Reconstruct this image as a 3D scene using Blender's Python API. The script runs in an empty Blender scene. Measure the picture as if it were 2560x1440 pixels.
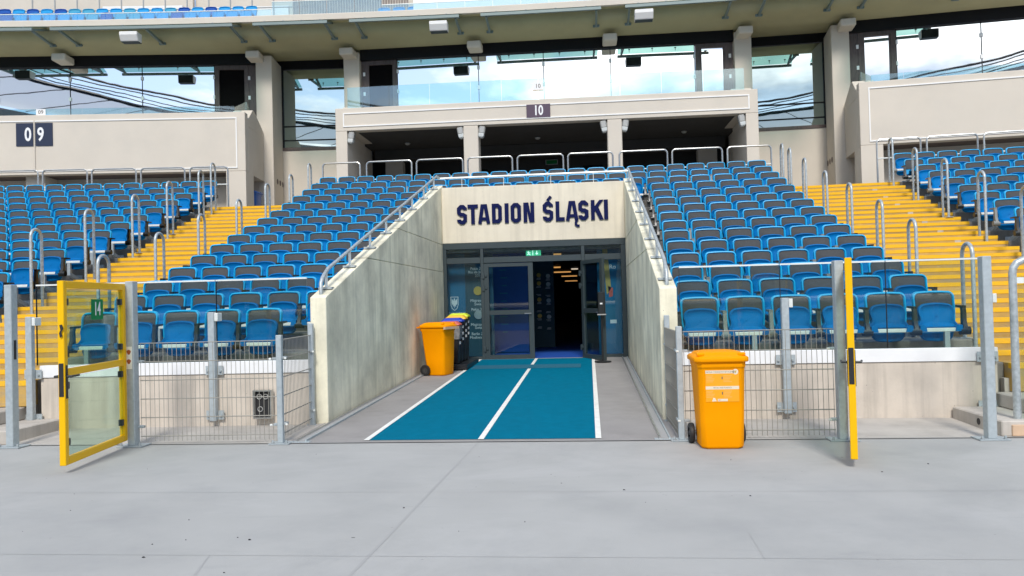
import bpy, bmesh, math, random
from mathutils import Matrix, Vector
random.seed(7)
S = bpy.context.scene
COL = S.collection

# ------------------------------------------------------------------ camera, world, sun, exposure
F_PX, YAW, PITCH, ROLL = 1962.93, 0.0971, 0.0168, -0.0256
CAM = Vector((0.3494, -7.9783, 1.4507))

def cam_axes():
    cy, sy, cp, sp = math.cos(YAW), math.sin(YAW), math.cos(PITCH), math.sin(PITCH)
    f = Vector((-sy*cp, cy*cp, sp)); r = Vector((cy, sy, 0)); u = r.cross(f)
    c, s = math.cos(ROLL), math.sin(ROLL)
    return c*r + s*u, -s*r + c*u, f
AX_R, AX_U, AX_F = cam_axes()

def project(p):
    v = Vector(p) - CAM
    z = v.dot(AX_F)
    return 1280 + F_PX*v.dot(AX_R)/z, 720 - F_PX*v.dot(AX_U)/z

cam_data = bpy.data.cameras.new('camera')
cam_data.sensor_width = 36.0
cam_data.lens = F_PX/2560*36.0
cam_data.clip_start = 0.05
cam_data.clip_end = 2000
cam = bpy.data.objects.new('camera', cam_data)
COL.objects.link(cam)
cam.matrix_world = Matrix(((AX_R.x, AX_U.x, -AX_F.x, CAM.x), (AX_R.y, AX_U.y, -AX_F.y, CAM.y),
                           (AX_R.z, AX_U.z, -AX_F.z, CAM.z), (0, 0, 0, 1)))
S.camera = cam

SUN_EL, SUN_ROT = math.radians(44), math.radians(177)   # sun behind and to the left of the camera
world = bpy.data.worlds.new('World')
S.world = world
world.use_nodes = True
wn, wl = world.node_tree.nodes, world.node_tree.links
wn.clear()
w_out = wn.new('ShaderNodeOutputWorld'); w_bg = wn.new('ShaderNodeBackground')
w_sky = wn.new('ShaderNodeTexSky')
w_sky.sky_type = 'NISHITA'; w_sky.sun_disc = False
w_sky.sun_elevation = SUN_EL; w_sky.sun_rotation = SUN_ROT
w_sky.air_density = 1.0; w_sky.dust_density = 0.6
w_tc = wn.new('ShaderNodeTexCoord')
w_sep = wn.new('ShaderNodeSeparateXYZ'); wl.new(w_tc.outputs['Generated'], w_sep.inputs[0])
w_h = wn.new('ShaderNodeMath'); w_h.operation = 'MAXIMUM'; w_h.inputs[1].default_value = 0.0
wl.new(w_sep.outputs['Z'], w_h.inputs[0])
w_a = wn.new('ShaderNodeMath'); w_a.operation = 'ADD'; w_a.inputs[1].default_value = 0.22
wl.new(w_h.outputs[0], w_a.inputs[0])
w_div = wn.new('ShaderNodeVectorMath'); w_div.operation = 'DIVIDE'
w_cmb = wn.new('ShaderNodeCombineXYZ')
for i in range(3): wl.new(w_a.outputs[0], w_cmb.inputs[i])
wl.new(w_tc.outputs['Generated'], w_div.inputs[0]); wl.new(w_cmb.outputs[0], w_div.inputs[1])
w_n1 = wn.new('ShaderNodeTexNoise'); w_n1.inputs['Scale'].default_value = 1.9
w_n1.inputs['Detail'].default_value = 9; w_n1.inputs['Roughness'].default_value = 0.56
w_n1.inputs['Distortion'].default_value = 0.25
wl.new(w_div.outputs[0], w_n1.inputs['Vector'])
w_r1 = wn.new('ShaderNodeValToRGB')
w_r1.color_ramp.elements[0].position = 0.47; w_r1.color_ramp.elements[1].position = 0.58
wl.new(w_n1.outputs['Fac'], w_r1.inputs['Fac'])
w_n2 = wn.new('ShaderNodeTexNoise'); w_n2.inputs['Scale'].default_value = 3.1
w_n2.inputs['Detail'].default_value = 6
wl.new(w_div.outputs[0], w_n2.inputs['Vector'])
w_r2 = wn.new('ShaderNodeValToRGB')
w_r2.color_ramp.elements[0].position = 0.36; w_r2.color_ramp.elements[0].color = (3.6, 4.3, 5.3, 1)
w_r2.color_ramp.elements[1].position = 0.62; w_r2.color_ramp.elements[1].color = (13.5, 13.4, 13.2, 1)
wl.new(w_n2.outputs['Fac'], w_r2.inputs['Fac'])
w_mix = wn.new('ShaderNodeMix'); w_mix.data_type = 'RGBA'
wl.new(w_r1.outputs['Color'], w_mix.inputs['Factor'])
wl.new(w_sky.outputs['Color'], w_mix.inputs['A']); wl.new(w_r2.outputs['Color'], w_mix.inputs['B'])
wl.new(w_mix.outputs['Result'], w_bg.inputs['Color'])
w_bg.inputs['Strength'].default_value = 0.125
wl.new(w_bg.outputs[0], w_out.inputs['Surface'])

sun_data = bpy.data.lights.new('sun', 'SUN')
sun_data.energy = 2.05; sun_data.angle = math.radians(11); sun_data.color = (1.0, 0.96, 0.9)
sun = bpy.data.objects.new('sun', sun_data); COL.objects.link(sun)
sun_dir = Vector((math.sin(SUN_ROT)*math.cos(SUN_EL), math.cos(SUN_ROT)*math.cos(SUN_EL), math.sin(SUN_EL)))
sun.rotation_euler = sun_dir.to_track_quat('Z', 'Y').to_euler()

S.view_settings.view_transform = 'Standard'
S.view_settings.look = 'None'
S.view_settings.gamma = 1.0
S.view_settings.use_curve_mapping = False
S.view_settings.exposure = 0.54

# ------------------------------------------------------------------ materials
def srgb(r, g, b):
    f = lambda c: (c/255/12.92) if c/255 <= 0.04045 else ((c/255+0.055)/1.055)**2.4
    return (f(r), f(g), f(b), 1)

def new_mat(name):
    m = bpy.data.materials.new(name); m.use_nodes = True
    n = m.node_tree.nodes
    return m, n, m.node_tree.links, n['Principled BSDF']

def mat(name, col, rough=0.5, metal=0.0, var=0.0, vscale=6.0, bump=0.0, bscale=60.0, spec=0.5, dirt=None, dscale=2.0, damt=0.5, stretch=None):
    """plain surface colour, a little noise in tone, optional stains of their own shape, fine relief"""
    m, n, l, b = new_mat(name)
    b.inputs['Roughness'].default_value = rough
    b.inputs['Metallic'].default_value = metal
    b.inputs['Specular IOR Level'].default_value = spec
    b.inputs['Base Color'].default_value = (*col[:3], 1)
    tc = n.new('ShaderNodeTexCoord')
    vec = tc.outputs['Object']
    colsock = None
    if var or dirt:
        rgb = n.new('ShaderNodeRGB'); rgb.outputs[0].default_value = (*col[:3], 1); colsock = rgb.outputs[0]
    if var:
        nz = n.new('ShaderNodeTexNoise'); nz.inputs['Scale'].default_value = vscale; nz.inputs['Detail'].default_value = 5
        l.new(vec, nz.inputs['Vector'])
        mr = n.new('ShaderNodeMapRange'); mr.inputs['From Min'].default_value = 0.3; mr.inputs['From Max'].default_value = 0.7
        mr.inputs['To Min'].default_value = 1-var; mr.inputs['To Max'].default_value = 1+var
        l.new(nz.outputs['Fac'], mr.inputs['Value'])
        mx = n.new('ShaderNodeVectorMath'); mx.operation = 'SCALE'
        l.new(colsock, mx.inputs[0]); l.new(mr.outputs[0], mx.inputs['Scale']); colsock = mx.outputs[0]
    if dirt:
        mp = n.new('ShaderNodeMapping')
        if stretch: mp.inputs['Scale'].default_value = stretch
        l.new(vec, mp.inputs['Vector'])
        nd = n.new('ShaderNodeTexNoise'); nd.inputs['Scale'].default_value = dscale; nd.inputs['Detail'].default_value = 8
        nd.inputs['Roughness'].default_value = 0.65
        l.new(mp.outputs[0], nd.inputs['Vector'])
        rp = n.new('ShaderNodeValToRGB'); rp.color_ramp.elements[0].position = 0.48; rp.color_ramp.elements[1].position = 0.68
        l.new(nd.outputs['Fac'], rp.inputs['Fac'])
        am = n.new('ShaderNodeMath'); am.operation = 'MULTIPLY'; am.inputs[1].default_value = damt
        l.new(rp.outputs['Color'], am.inputs[0])
        mm = n.new('ShaderNodeMix'); mm.data_type = 'RGBA'
        l.new(am.outputs[0], mm.inputs['Factor']); l.new(colsock, mm.inputs['A']); mm.inputs['B'].default_value = (*dirt[:3], 1)
        colsock = mm.outputs['Result']
    if colsock: l.new(colsock, b.inputs['Base Color'])
    if bump:
        nb = n.new('ShaderNodeTexNoise'); nb.inputs['Scale'].default_value = bscale; nb.inputs['Detail'].default_value = 4
        l.new(vec, nb.inputs['Vector'])
        bp = n.new('ShaderNodeBump'); bp.inputs['Strength'].default_value = bump; bp.inputs['Distance'].default_value = 0.01
        l.new(nb.outputs['Fac'], bp.inputs['Height']); l.new(bp.outputs[0], b.inputs['Normal'])
    return m

def glass_mat(name, tint, refl=1.0, dark=0.0, boost=0.0):
    """thin sheet of glass: tinted see-through plus Fresnel mirror"""
    m, n, l, b = new_mat(name); n.remove(b)
    out = n['Material Output']
    tr = n.new('ShaderNodeBsdfTransparent'); tr.inputs['Color'].default_value = (*tint[:3], 1)
    gl = n.new('ShaderNodeBsdfGlossy'); gl.inputs['Roughness'].default_value = 0.015; gl.inputs['Color'].default_value = (refl, refl, refl, 1)
    # Schlick reflectance, the same from either side of the sheet
    ge = n.new('ShaderNodeNewGeometry'); dt = n.new('ShaderNodeVectorMath'); dt.operation = 'DOT_PRODUCT'
    l.new(ge.outputs['Normal'], dt.inputs[0]); l.new(ge.outputs['Incoming'], dt.inputs[1])
    ab = n.new('ShaderNodeMath'); ab.operation = 'ABSOLUTE'; l.new(dt.outputs['Value'], ab.inputs[0])
    om = n.new('ShaderNodeMath'); om.operation = 'SUBTRACT'; om.inputs[0].default_value = 1.0; l.new(ab.outputs[0], om.inputs[1])
    pw5 = n.new('ShaderNodeMath'); pw5.operation = 'POWER'; pw5.inputs[1].default_value = 5.0; l.new(om.outputs[0], pw5.inputs[0])
    ad = n.new('ShaderNodeMath'); ad.operation = 'MULTIPLY_ADD'; ad.inputs[1].default_value = 0.9; ad.inputs[2].default_value = 0.035+boost; ad.use_clamp = True
    l.new(pw5.outputs[0], ad.inputs[0])
    mx = n.new('ShaderNodeMixShader')
    l.new(ad.outputs[0], mx.inputs['Fac']); l.new(tr.outputs[0], mx.inputs[1]); l.new(gl.outputs[0], mx.inputs[2])
    l.new(mx.outputs[0], out.inputs['Surface'])
    return m

def mirror_glass(name, under, fac, tint):
    """coated facade glass: mostly a mirror over a dark room"""
    m, n, l, b = new_mat(name); n.remove(b)
    out = n['Material Output']
    df = n.new('ShaderNodeBsdfDiffuse'); df.inputs['Color'].default_value = (*under[:3], 1)
    gl = n.new('ShaderNodeBsdfGlossy'); gl.inputs['Roughness'].default_value = 0.01; gl.inputs['Color'].default_value = (*tint[:3], 1)
    tc = n.new('ShaderNodeTexCoord'); nb = n.new('ShaderNodeTexNoise'); nb.inputs['Scale'].default_value = 0.8
    l.new(tc.outputs['Object'], nb.inputs['Vector'])
    bp = n.new('ShaderNodeBump'); bp.inputs['Strength'].default_value = 0.018; bp.inputs['Distance'].default_value = 0.03
    l.new(nb.outputs['Fac'], bp.inputs['Height']); l.new(bp.outputs[0], gl.inputs['Normal'])
    mx = n.new('ShaderNodeMixShader'); mx.inputs['Fac'].default_value = fac
    l.new(df.outputs[0], mx.inputs[1]); l.new(gl.outputs[0], mx.inputs[2]); l.new(mx.outputs[0], out.inputs['Surface'])
    return m

def emit_mat(name, col, strength):
    m, n, l, b = new_mat(name)
    b.inputs['Base Color'].default_value = (*col[:3], 1)
    b.inputs['Emission Color'].default_value = (*col[:3], 1)
    b.inputs['Emission Strength'].default_value = strength
    return m

def concrete_mat(name, col, streak, amt, fine=0.10, rough=0.85):
    """fair-faced concrete: cloudy tone, vertical run-off streaks, pores"""
    m, n, l, b = new_mat(name)
    b.inputs['Roughness'].default_value = rough; b.inputs['Specular IOR Level'].default_value = 0.25
    tc = n.new('ShaderNodeTexCoord'); vec = tc.outputs['Object']
    n1 = n.new('ShaderNodeTexNoise'); n1.inputs['Scale'].default_value = 1.4; n1.inputs['Detail'].default_value = 9; n1.inputs['Roughness'].default_value = 0.62
    l.new(vec, n1.inputs['Vector'])
    r1 = n.new('ShaderNodeMapRange'); r1.inputs['From Min'].default_value = 0.3; r1.inputs['From Max'].default_value = 0.7
    r1.inputs['To Min'].default_value = 1-fine*1.6; r1.inputs['To Max'].default_value = 1+fine*1.2
    l.new(n1.outputs['Fac'], r1.inputs['Value'])
    rgb = n.new('ShaderNodeRGB'); rgb.outputs[0].default_value = (*col[:3], 1)
    s1 = n.new('ShaderNodeVectorMath'); s1.operation = 'SCALE'
    l.new(rgb.outputs[0], s1.inputs[0]); l.new(r1.outputs[0], s1.inputs['Scale'])
    mp = n.new('ShaderNodeMapping'); mp.inputs['Scale'].default_value = (5.0, 5.0, 0.28); l.new(vec, mp.inputs['Vector'])
    n2 = n.new('ShaderNodeTexNoise'); n2.inputs['Scale'].default_value = 1.3; n2.inputs['Detail'].default_value = 7; n2.inputs['Roughness'].default_value = 0.6
    l.new(mp.outputs[0], n2.inputs['Vector'])
    rp = n.new('ShaderNodeValToRGB'); rp.color_ramp.elements[0].position = 0.47; rp.color_ramp.elements[1].position = 0.70
    l.new(n2.outputs['Fac'], rp.inputs['Fac'])
    ml = n.new('ShaderNodeMath'); ml.operation = 'MULTIPLY'; ml.inputs[1].default_value = amt; l.new(rp.outputs['Color'], ml.inputs[0])
    mx = n.new('ShaderNodeMix'); mx.data_type = 'RGBA'
    l.new(ml.outputs[0], mx.inputs['Factor']); l.new(s1.outputs[0], mx.inputs['A']); mx.inputs['B'].default_value = (*streak[:3], 1)
    # pores
    vo = n.new('ShaderNodeTexVoronoi'); vo.inputs['Scale'].default_value = 9.0; l.new(vec, vo.inputs['Vector'])
    rv = n.new('ShaderNodeValToRGB'); rv.color_ramp.elements[0].position = 0.035; rv.color_ramp.elements[0].color = (0.55, 0.55, 0.55, 1)
    rv.color_ramp.elements[1].position = 0.06
    l.new(vo.outputs['Distance'], rv.inputs['Fac'])
    m2 = n.new('ShaderNodeMix'); m2.data_type = 'RGBA'; m2.blend_type = 'MULTIPLY'; m2.inputs['Factor'].default_value = 1.0
    l.new(mx.outputs['Result'], m2.inputs['A']); l.new(rv.outputs['Color'], m2.inputs['B'])
    l.new(m2.outputs['Result'], b.inputs['Base Color'])
    nb = n.new('ShaderNodeTexNoise'); nb.inputs['Scale'].default_value = 45; nb.inputs['Detail'].default_value = 5; l.new(vec, nb.inputs['Vector'])
    bp = n.new('ShaderNodeBump'); bp.inputs['Strength'].default_value = 0.25; bp.inputs['Distance'].default_value = 0.006
    l.new(nb.outputs['Fac'], bp.inputs['Height']); l.new(bp.outputs[0], b.inputs['Normal'])
    return m

M = {}
M['ground'] = mat('ground_coating', (0.392, 0.392, 0.380), 0.9, var=0.05, vscale=1.3, bump=0.25, bscale=180, spec=0.2, dirt=(0.30, 0.305, 0.305), dscale=0.9, damt=0.45)
def add_specks(m, dark, scale, size, share, amt):
    n, l = m.node_tree.nodes, m.node_tree.links; b = n['Principled BSDF']; src = b.inputs['Base Color'].links[0].from_socket
    tc = n.new('ShaderNodeTexCoord'); mp = n.new('ShaderNodeMapping'); mp.inputs['Scale'].default_value = (1, 1.6, 1); l.new(tc.outputs['Object'], mp.inputs['Vector'])
    vo = n.new('ShaderNodeTexVoronoi'); vo.inputs['Scale'].default_value = scale; l.new(mp.outputs[0], vo.inputs['Vector'])
    lt = n.new('ShaderNodeMath'); lt.operation = 'LESS_THAN'; lt.inputs[1].default_value = size; l.new(vo.outputs['Distance'], lt.inputs[0])
    sp = n.new('ShaderNodeSeparateXYZ'); l.new(vo.outputs['Color'], sp.inputs[0])
    l2 = n.new('ShaderNodeMath'); l2.operation = 'LESS_THAN'; l2.inputs[1].default_value = share; l.new(sp.outputs['X'], l2.inputs[0])
    mu = n.new('ShaderNodeMath'); mu.operation = 'MULTIPLY'; l.new(lt.outputs[0], mu.inputs[0]); l.new(l2.outputs[0], mu.inputs[1])
    m3 = n.new('ShaderNodeMath'); m3.operation = 'MULTIPLY'; m3.inputs[1].default_value = amt; l.new(mu.outputs[0], m3.inputs[0])
    mx = n.new('ShaderNodeMix'); mx.data_type = 'RGBA'; l.new(m3.outputs[0], mx.inputs['Factor']); l.new(src, mx.inputs['A']); mx.inputs['B'].default_value = (*dark, 1)
    l.new(mx.outputs['Result'], b.inputs['Base Color'])
def add_scuffs(m, dark, sc, amt, lo, hi):
    n, l = m.node_tree.nodes, m.node_tree.links; b = n['Principled BSDF']; src = b.inputs['Base Color'].links[0].from_socket
    tc = n.new('ShaderNodeTexCoord'); mp = n.new('ShaderNodeMapping'); mp.inputs['Scale'].default_value = sc; mp.inputs['Rotation'].default_value = (0,0,0.2); l.new(tc.outputs['Object'], mp.inputs['Vector'])
    nz = n.new('ShaderNodeTexNoise'); nz.inputs['Scale'].default_value = 1.0; nz.inputs['Detail'].default_value = 10; nz.inputs['Roughness'].default_value = 0.7; nz.inputs['Distortion'].default_value = 0.6
    l.new(mp.outputs[0], nz.inputs['Vector'])
    rp = n.new('ShaderNodeValToRGB'); rp.color_ramp.elements[0].position = lo; rp.color_ramp.elements[1].position = hi; l.new(nz.outputs['Fac'], rp.inputs['Fac'])
    m3 = n.new('ShaderNodeMath'); m3.operation = 'MULTIPLY'; m3.inputs[1].default_value = amt; l.new(rp.outputs['Color'], m3.inputs[0])
    mx = n.new('ShaderNodeMix'); mx.data_type = 'RGBA'; l.new(m3.outputs[0], mx.inputs['Factor']); l.new(src, mx.inputs['A']); mx.inputs['B'].default_value = (*dark, 1)
    l.new(mx.outputs['Result'], b.inputs['Base Color'])
add_scuffs(M['ground'], (0.30, 0.305, 0.305), (1.3, 5.0, 1), 0.45, 0.58, 0.76)
add_scuffs(M['ground'], (0.45, 0.45, 0.44), (0.35, 0.6, 1), 0.6, 0.50, 0.66)
add_specks(M['ground'], (0.06, 0.06, 0.06), 1.7, 0.022, 0.35, 0.85)
add_specks(M['ground'], (0.2, 0.2, 0.2), 6.0, 0.05, 0.3, 0.5)
M['apron'] = mat('apron_concrete', (0.46, 0.43, 0.39), 0.9, var=0.08, vscale=3, bump=0.3, bscale=120, spec=0.2, dirt=(0.3, 0.28, 0.25), dscale=2.2, damt=0.4)
M['tunnel_floor'] = mat('tunnel_floor', (0.31, 0.295, 0.285), 0.9, var=0.07, vscale=2.0, bump=0.25, bscale=180, spec=0.2, dirt=(0.22, 0.21, 0.20), dscale=1.6, damt=0.5)
M['seam'] = mat('seam', (0.352, 0.352, 0.345), 0.9)
M['track'] = mat('track', (0.02, 0.16, 0.42), 0.9, var=0.08)
M['grass'] = mat('grass', (0.05, 0.12, 0.025), 0.95, var=0.3, vscale=0.4)
M['carpet'] = mat('lane_coating', (0.0, 0.145, 0.24), 0.95, var=0.06, vscale=8, bump=0.3, bscale=250, spec=0.04)
add_scuffs(M['carpet'], (0.004, 0.12, 0.20), (2.5, 0.7, 1), 0.5, 0.52, 0.75)
add_specks(M['carpet'], (0.10, 0.22, 0.28), 5.0, 0.03, 0.3, 0.6)
M['mat'] = mat('door_mat', (0.008, 0.12, 0.19), 0.95, var=0.05, vscale=30, bump=0.4, bscale=300)
M['line'] = mat('line_paint', (0.80, 0.79, 0.74), 0.8, var=0.05, vscale=12, dirt=(0.5, 0.48, 0.45), dscale=9, damt=0.3)
M['conc'] = concrete_mat('tunnel_concrete', (0.84, 0.79, 0.61), (0.50, 0.475, 0.35), 0.6, 0.2)
M['conc_light'] = concrete_mat('portal_concrete', (0.72, 0.65, 0.52), (0.50, 0.45, 0.36), 0.40, 0.06)
M['conc_wall'] = concrete_mat('front_wall_concrete', (0.60, 0.53, 0.45), (0.30, 0.27, 0.23), 0.55, 0.12)
M['terrace'] = concrete_mat('terrace_concrete', (0.25, 0.235, 0.21), (0.12, 0.11, 0.095), 0.6, 0.14)
M['step_conc'] = concrete_mat('step_concrete', (0.50, 0.46, 0.41), (0.30, 0.27, 0.24), 0.4, 0.12)
M['facade'] = mat('facade_render', (0.63, 0.57, 0.485), 0.9, var=0.025, vscale=1.2, bump=0.12, bscale=150, spec=0.2, dirt=(0.53, 0.49, 0.43), dscale=0.8, damt=0.35)
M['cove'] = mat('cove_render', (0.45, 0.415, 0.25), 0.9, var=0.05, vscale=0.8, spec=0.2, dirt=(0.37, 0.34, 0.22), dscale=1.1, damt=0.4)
M['trim'] = mat('white_trim', (0.82, 0.81, 0.78), 0.6)
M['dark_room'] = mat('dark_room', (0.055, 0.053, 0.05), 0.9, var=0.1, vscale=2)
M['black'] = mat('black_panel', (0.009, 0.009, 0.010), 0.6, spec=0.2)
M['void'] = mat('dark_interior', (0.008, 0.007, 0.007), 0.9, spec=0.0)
M['brown'] = mat('brown_frame', (0.10, 0.07, 0.062), 0.5, var=0.12, vscale=5, dirt=(0.03, 0.02, 0.018), dscale=7, damt=0.6, stretch=(4, 4, 0.7))
M['anthracite'] = mat('anthracite_frame', (0.035, 0.05, 0.055), 0.45, var=0.06, vscale=8)
M['white_band'] = mat('white_band', (0.80, 0.80, 0.80), 0.45, var=0.03)
M['yellow_nose'] = mat('yellow_nosing', (0.83, 0.47, 0.022), 0.75, spec=0.2, var=0.06, vscale=5, dirt=(0.62, 0.36, 0.06), dscale=5, damt=0.6, bump=0.15, bscale=90)
M['yellow_worn'] = mat('yellow_worn', (0.52, 0.335, 0.105), 0.9, spec=0.15, var=0.12, vscale=6, dirt=(0.40, 0.31, 0.19), dscale=3.0, damt=0.95, bump=0.3, bscale=70, stretch=(0.6, 0.6, 4))
M['gate'] = mat('gate_yellow', (0.84, 0.47, 0.001), 0.42, spec=0.25, var=0.03, vscale=4)
M['galv'] = mat('galvanised', (0.48, 0.52, 0.53), 0.5, metal=0.55, var=0.16, vscale=26, dirt=(0.26, 0.30, 0.31), dscale=14, damt=0.5)
M['post'] = mat('galvanised_post', (0.43, 0.48, 0.50), 0.55, metal=0.3, var=0.09, vscale=22, dirt=(0.30, 0.34, 0.36), dscale=6, damt=0.4)
M['steel'] = mat('stainless', (0.55, 0.55, 0.53), 0.3, metal=0.9, var=0.08, vscale=14)
M['alu'] = mat('aluminium', (0.82, 0.84, 0.80), 0.4, metal=0.25, var=0.04)
M['wire'] = mat('fence_wire', (0.33, 0.315, 0.275), 0.55, metal=0.2)
M['canopy_steel'] = mat('canopy_steel', (0.20, 0.25, 0.24), 0.5, metal=0.3)
M['seat'] = mat('seat_blue', (0.0005, 0.16, 0.50), 0.4, var=0.05, vscale=4, spec=0.2)
M['seat_sky_sheen'] = mat('seat_sky_sheen_blue', (0.0, 0.36, 0.69), 0.36, spec=0.3)  # same plastic as the pan; sky reflection painted in as paler blue
M['seat_pan'] = mat('seat_pan_blue', (0.0, 0.142, 0.40), 0.45, var=0.06, vscale=4, spec=0.08)
def fade(m, lo, hi):
    n, l = m.node_tree.nodes, m.node_tree.links; b = n['Principled BSDF']
    oi = n.new('ShaderNodeObjectInfo'); mr = n.new('ShaderNodeMapRange'); mr.inputs['To Min'].default_value = lo; mr.inputs['To Max'].default_value = hi
    l.new(oi.outputs['Random'], mr.inputs['Value'])
    sc = n.new('ShaderNodeVectorMath'); sc.operation = 'SCALE'; l.new(mr.outputs[0], sc.inputs['Scale'])
    lk = b.inputs['Base Color'].links
    if lk: l.new(lk[0].from_socket, sc.inputs[0])
    else: sc.inputs[0].default_value = b.inputs['Base Color'].default_value[:3]
    l.new(sc.outputs[0], b.inputs['Base Color'])
fade(M['seat_sky_sheen'], 0.86, 1.12); fade(M['seat_pan'], 0.85, 1.15); fade(M['yellow_worn'], 0.82, 1.12)
M['pad'] = mat('seat_pad', (0.070, 0.072, 0.074), 0.8, spec=0.2, var=0.06, vscale=30, bump=0.15, bscale=200)
M['arm'] = mat('arm_black', (0.016, 0.019, 0.02), 0.35)
M['arm_grey'] = mat('arm_grey', (0.20, 0.21, 0.20), 0.5)
M['bin'] = mat('bin_orange', (0.92, 0.325, 0.0), 0.5, spec=0.06, var=0.03, vscale=3)
M['rubber'] = mat('rubber', (0.014, 0.014, 0.015), 0.6)
M['hub'] = mat('wheel_hub', (0.05, 0.05, 0.05), 0.5)
M['label'] = mat('label_white', (0.76, 0.66, 0.50), 0.5)
M['faint'] = mat('label_print', (0.88, 0.44, 0.10), 0.5)
M['label_tint'] = mat('label_tint', (0.90, 0.37, 0.008), 0.45)
M['text_dark'] = mat('text_dark', (0.16, 0.13, 0.10), 0.6)
M['navy'] = mat('navy_letter', (0.002, 0.006, 0.060), 0.5, spec=0.15)
M['white'] = mat('white_plain', (0.80, 0.80, 0.79), 0.5)
M['sign_navy'] = mat('sign_navy', (0.012, 0.022, 0.055), 0.5)
M['sign_plum'] = mat('sign_plum', (0.075, 0.045, 0.075), 0.5)
M['sign_green'] = mat('sign_green', (0.0, 0.20, 0.055), 0.5, spec=0.2)
M['blue_floor'] = mat('indoor_blue_floor', (0.01, 0.08, 0.42), 0.7)
M['banner_blue'] = mat('banner_blue', (0.004, 0.14, 0.27), 0.6)
M['banner_dark'] = mat('banner_dark', (0.018, 0.07, 0.10), 0.6)
M['blue_reflection'] = mat('blue_reflection_board', (0.004, 0.05, 0.30), 0.6)  # colour stands in for the bluish reflection in the left door leaf
M['gold'] = mat('medal_gold', (0.62, 0.43, 0.10), 0.4, metal=0.4)
M['silver'] = mat('medal_silver', (0.42, 0.46, 0.48), 0.4, metal=0.4)
M['blue_bin'] = mat('bin_blue', (0.004, 0.09, 0.36), 0.4)
M['bin_black'] = mat('bin_black', (0.012, 0.013, 0.016), 0.4)
M['lid_red'] = mat('lid_red', (0.62, 0.12, 0.07), 0.45)
M['lid_blue'] = mat('lid_blue', (0.006, 0.035, 0.42), 0.45)
M['lid_yellow'] = mat('lid_yellow', (0.86, 0.48, 0.03), 0.45)
M['lid_lime'] = mat('lid_lime', (0.55, 0.66, 0.02), 0.45)
M['bag'] = mat('bin_bag', (0.20, 0.20, 0.20), 0.2, var=0.4, vscale=20)
M['speaker_white'] = mat('speaker_white', (0.74, 0.73, 0.70), 0.5)
M['speaker_black'] = mat('speaker_black', (0.012, 0.02, 0.022), 0.5)
M['lamp_grey'] = mat('lamp_grey', (0.40, 0.40, 0.38), 0.4, metal=0.2)
M['lamp_glass'] = mat('lamp_glass', (0.62, 0.64, 0.62), 0.15)
M['rust'] = mat('rust_red', (0.33, 0.08, 0.02), 0.8)
M['wood_block'] = mat('wood_block', (0.60, 0.42, 0.28), 0.8, var=0.1)
M['upper_a'] = mat('chair_sky_blue', (0.006, 0.30, 0.62), 0.5, spec=0.2)
M['upper_b'] = mat('chair_pale_blue', (0.05, 0.33, 0.50), 0.5, spec=0.2)
M['upper_c'] = mat('chair_deep_blue', (0.001, 0.08, 0.36), 0.5, spec=0.2)
M['slat'] = mat('slat_grey', (0.28, 0.24, 0.21), 0.8, var=0.15)
def translucent_mat(name, col):
    m, n, l, b = new_mat(name); n.remove(b)
    d = n.new('ShaderNodeBsdfDiffuse'); t = n.new('ShaderNodeBsdfTranslucent'); mx = n.new('ShaderNodeMixShader'); mx.inputs[0].default_value = 0.6
    d.inputs[0].default_value = (*col, 1); t.inputs[0].default_value = (*col, 1)
    l.new(d.outputs[0], mx.inputs[1]); l.new(t.outputs[0], mx.inputs[2]); l.new(mx.outputs[0], n['Material Output'].inputs['Surface']); return m
M['roof'] = translucent_mat('roof_membrane', (0.78, 0.80, 0.82))
M['skin'] = mat('far_seats', (0.02, 0.17, 0.42), 0.8, var=0.3, vscale=0.6)
M['glass'] = glass_mat('clear_glass', (0.90, 0.95, 0.92), 0.9)
M['glass_green'] = glass_mat('greenish_glass', (0.80, 0.90, 0.83), 0.9)
M['glass_bal'] = glass_mat('balustrade_glass', (0.74, 0.90, 0.92), 0.95, boost=0.10)
M['glass_upper'] = glass_mat('upper_balustrade_glass', (0.78, 0.92, 0.95), 0.95, boost=0.10)
M['glass_door'] = glass_mat('door_glass', (0.80, 0.88, 0.90), 0.9)
M['glass_canopy'] = glass_mat('canopy_glass', (0.55, 0.72, 0.68), 0.8)
M['mirror'] = mirror_glass('facade_glass', (0.01, 0.012, 0.014), 0.80, (0.93, 0.97, 1.0))
M['mirror_dark'] = mirror_glass('stair_glass', (0.012, 0.035, 0.026), 0.66, (0.80, 0.93, 0.92))
M['exit'] = emit_mat('exit_green', (0.05, 0.42, 0.20), 0.7)
M['exit_white'] = emit_mat('exit_white', (0.7, 0.95, 0.8), 0.8)
M['strip_warm'] = emit_mat('strip_lamp', (1.0, 0.50, 0.15), 0.45)
M['strip_white'] = emit_mat('strip_lamp_white', (1.0, 0.85, 0.65), 0.45)

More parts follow.
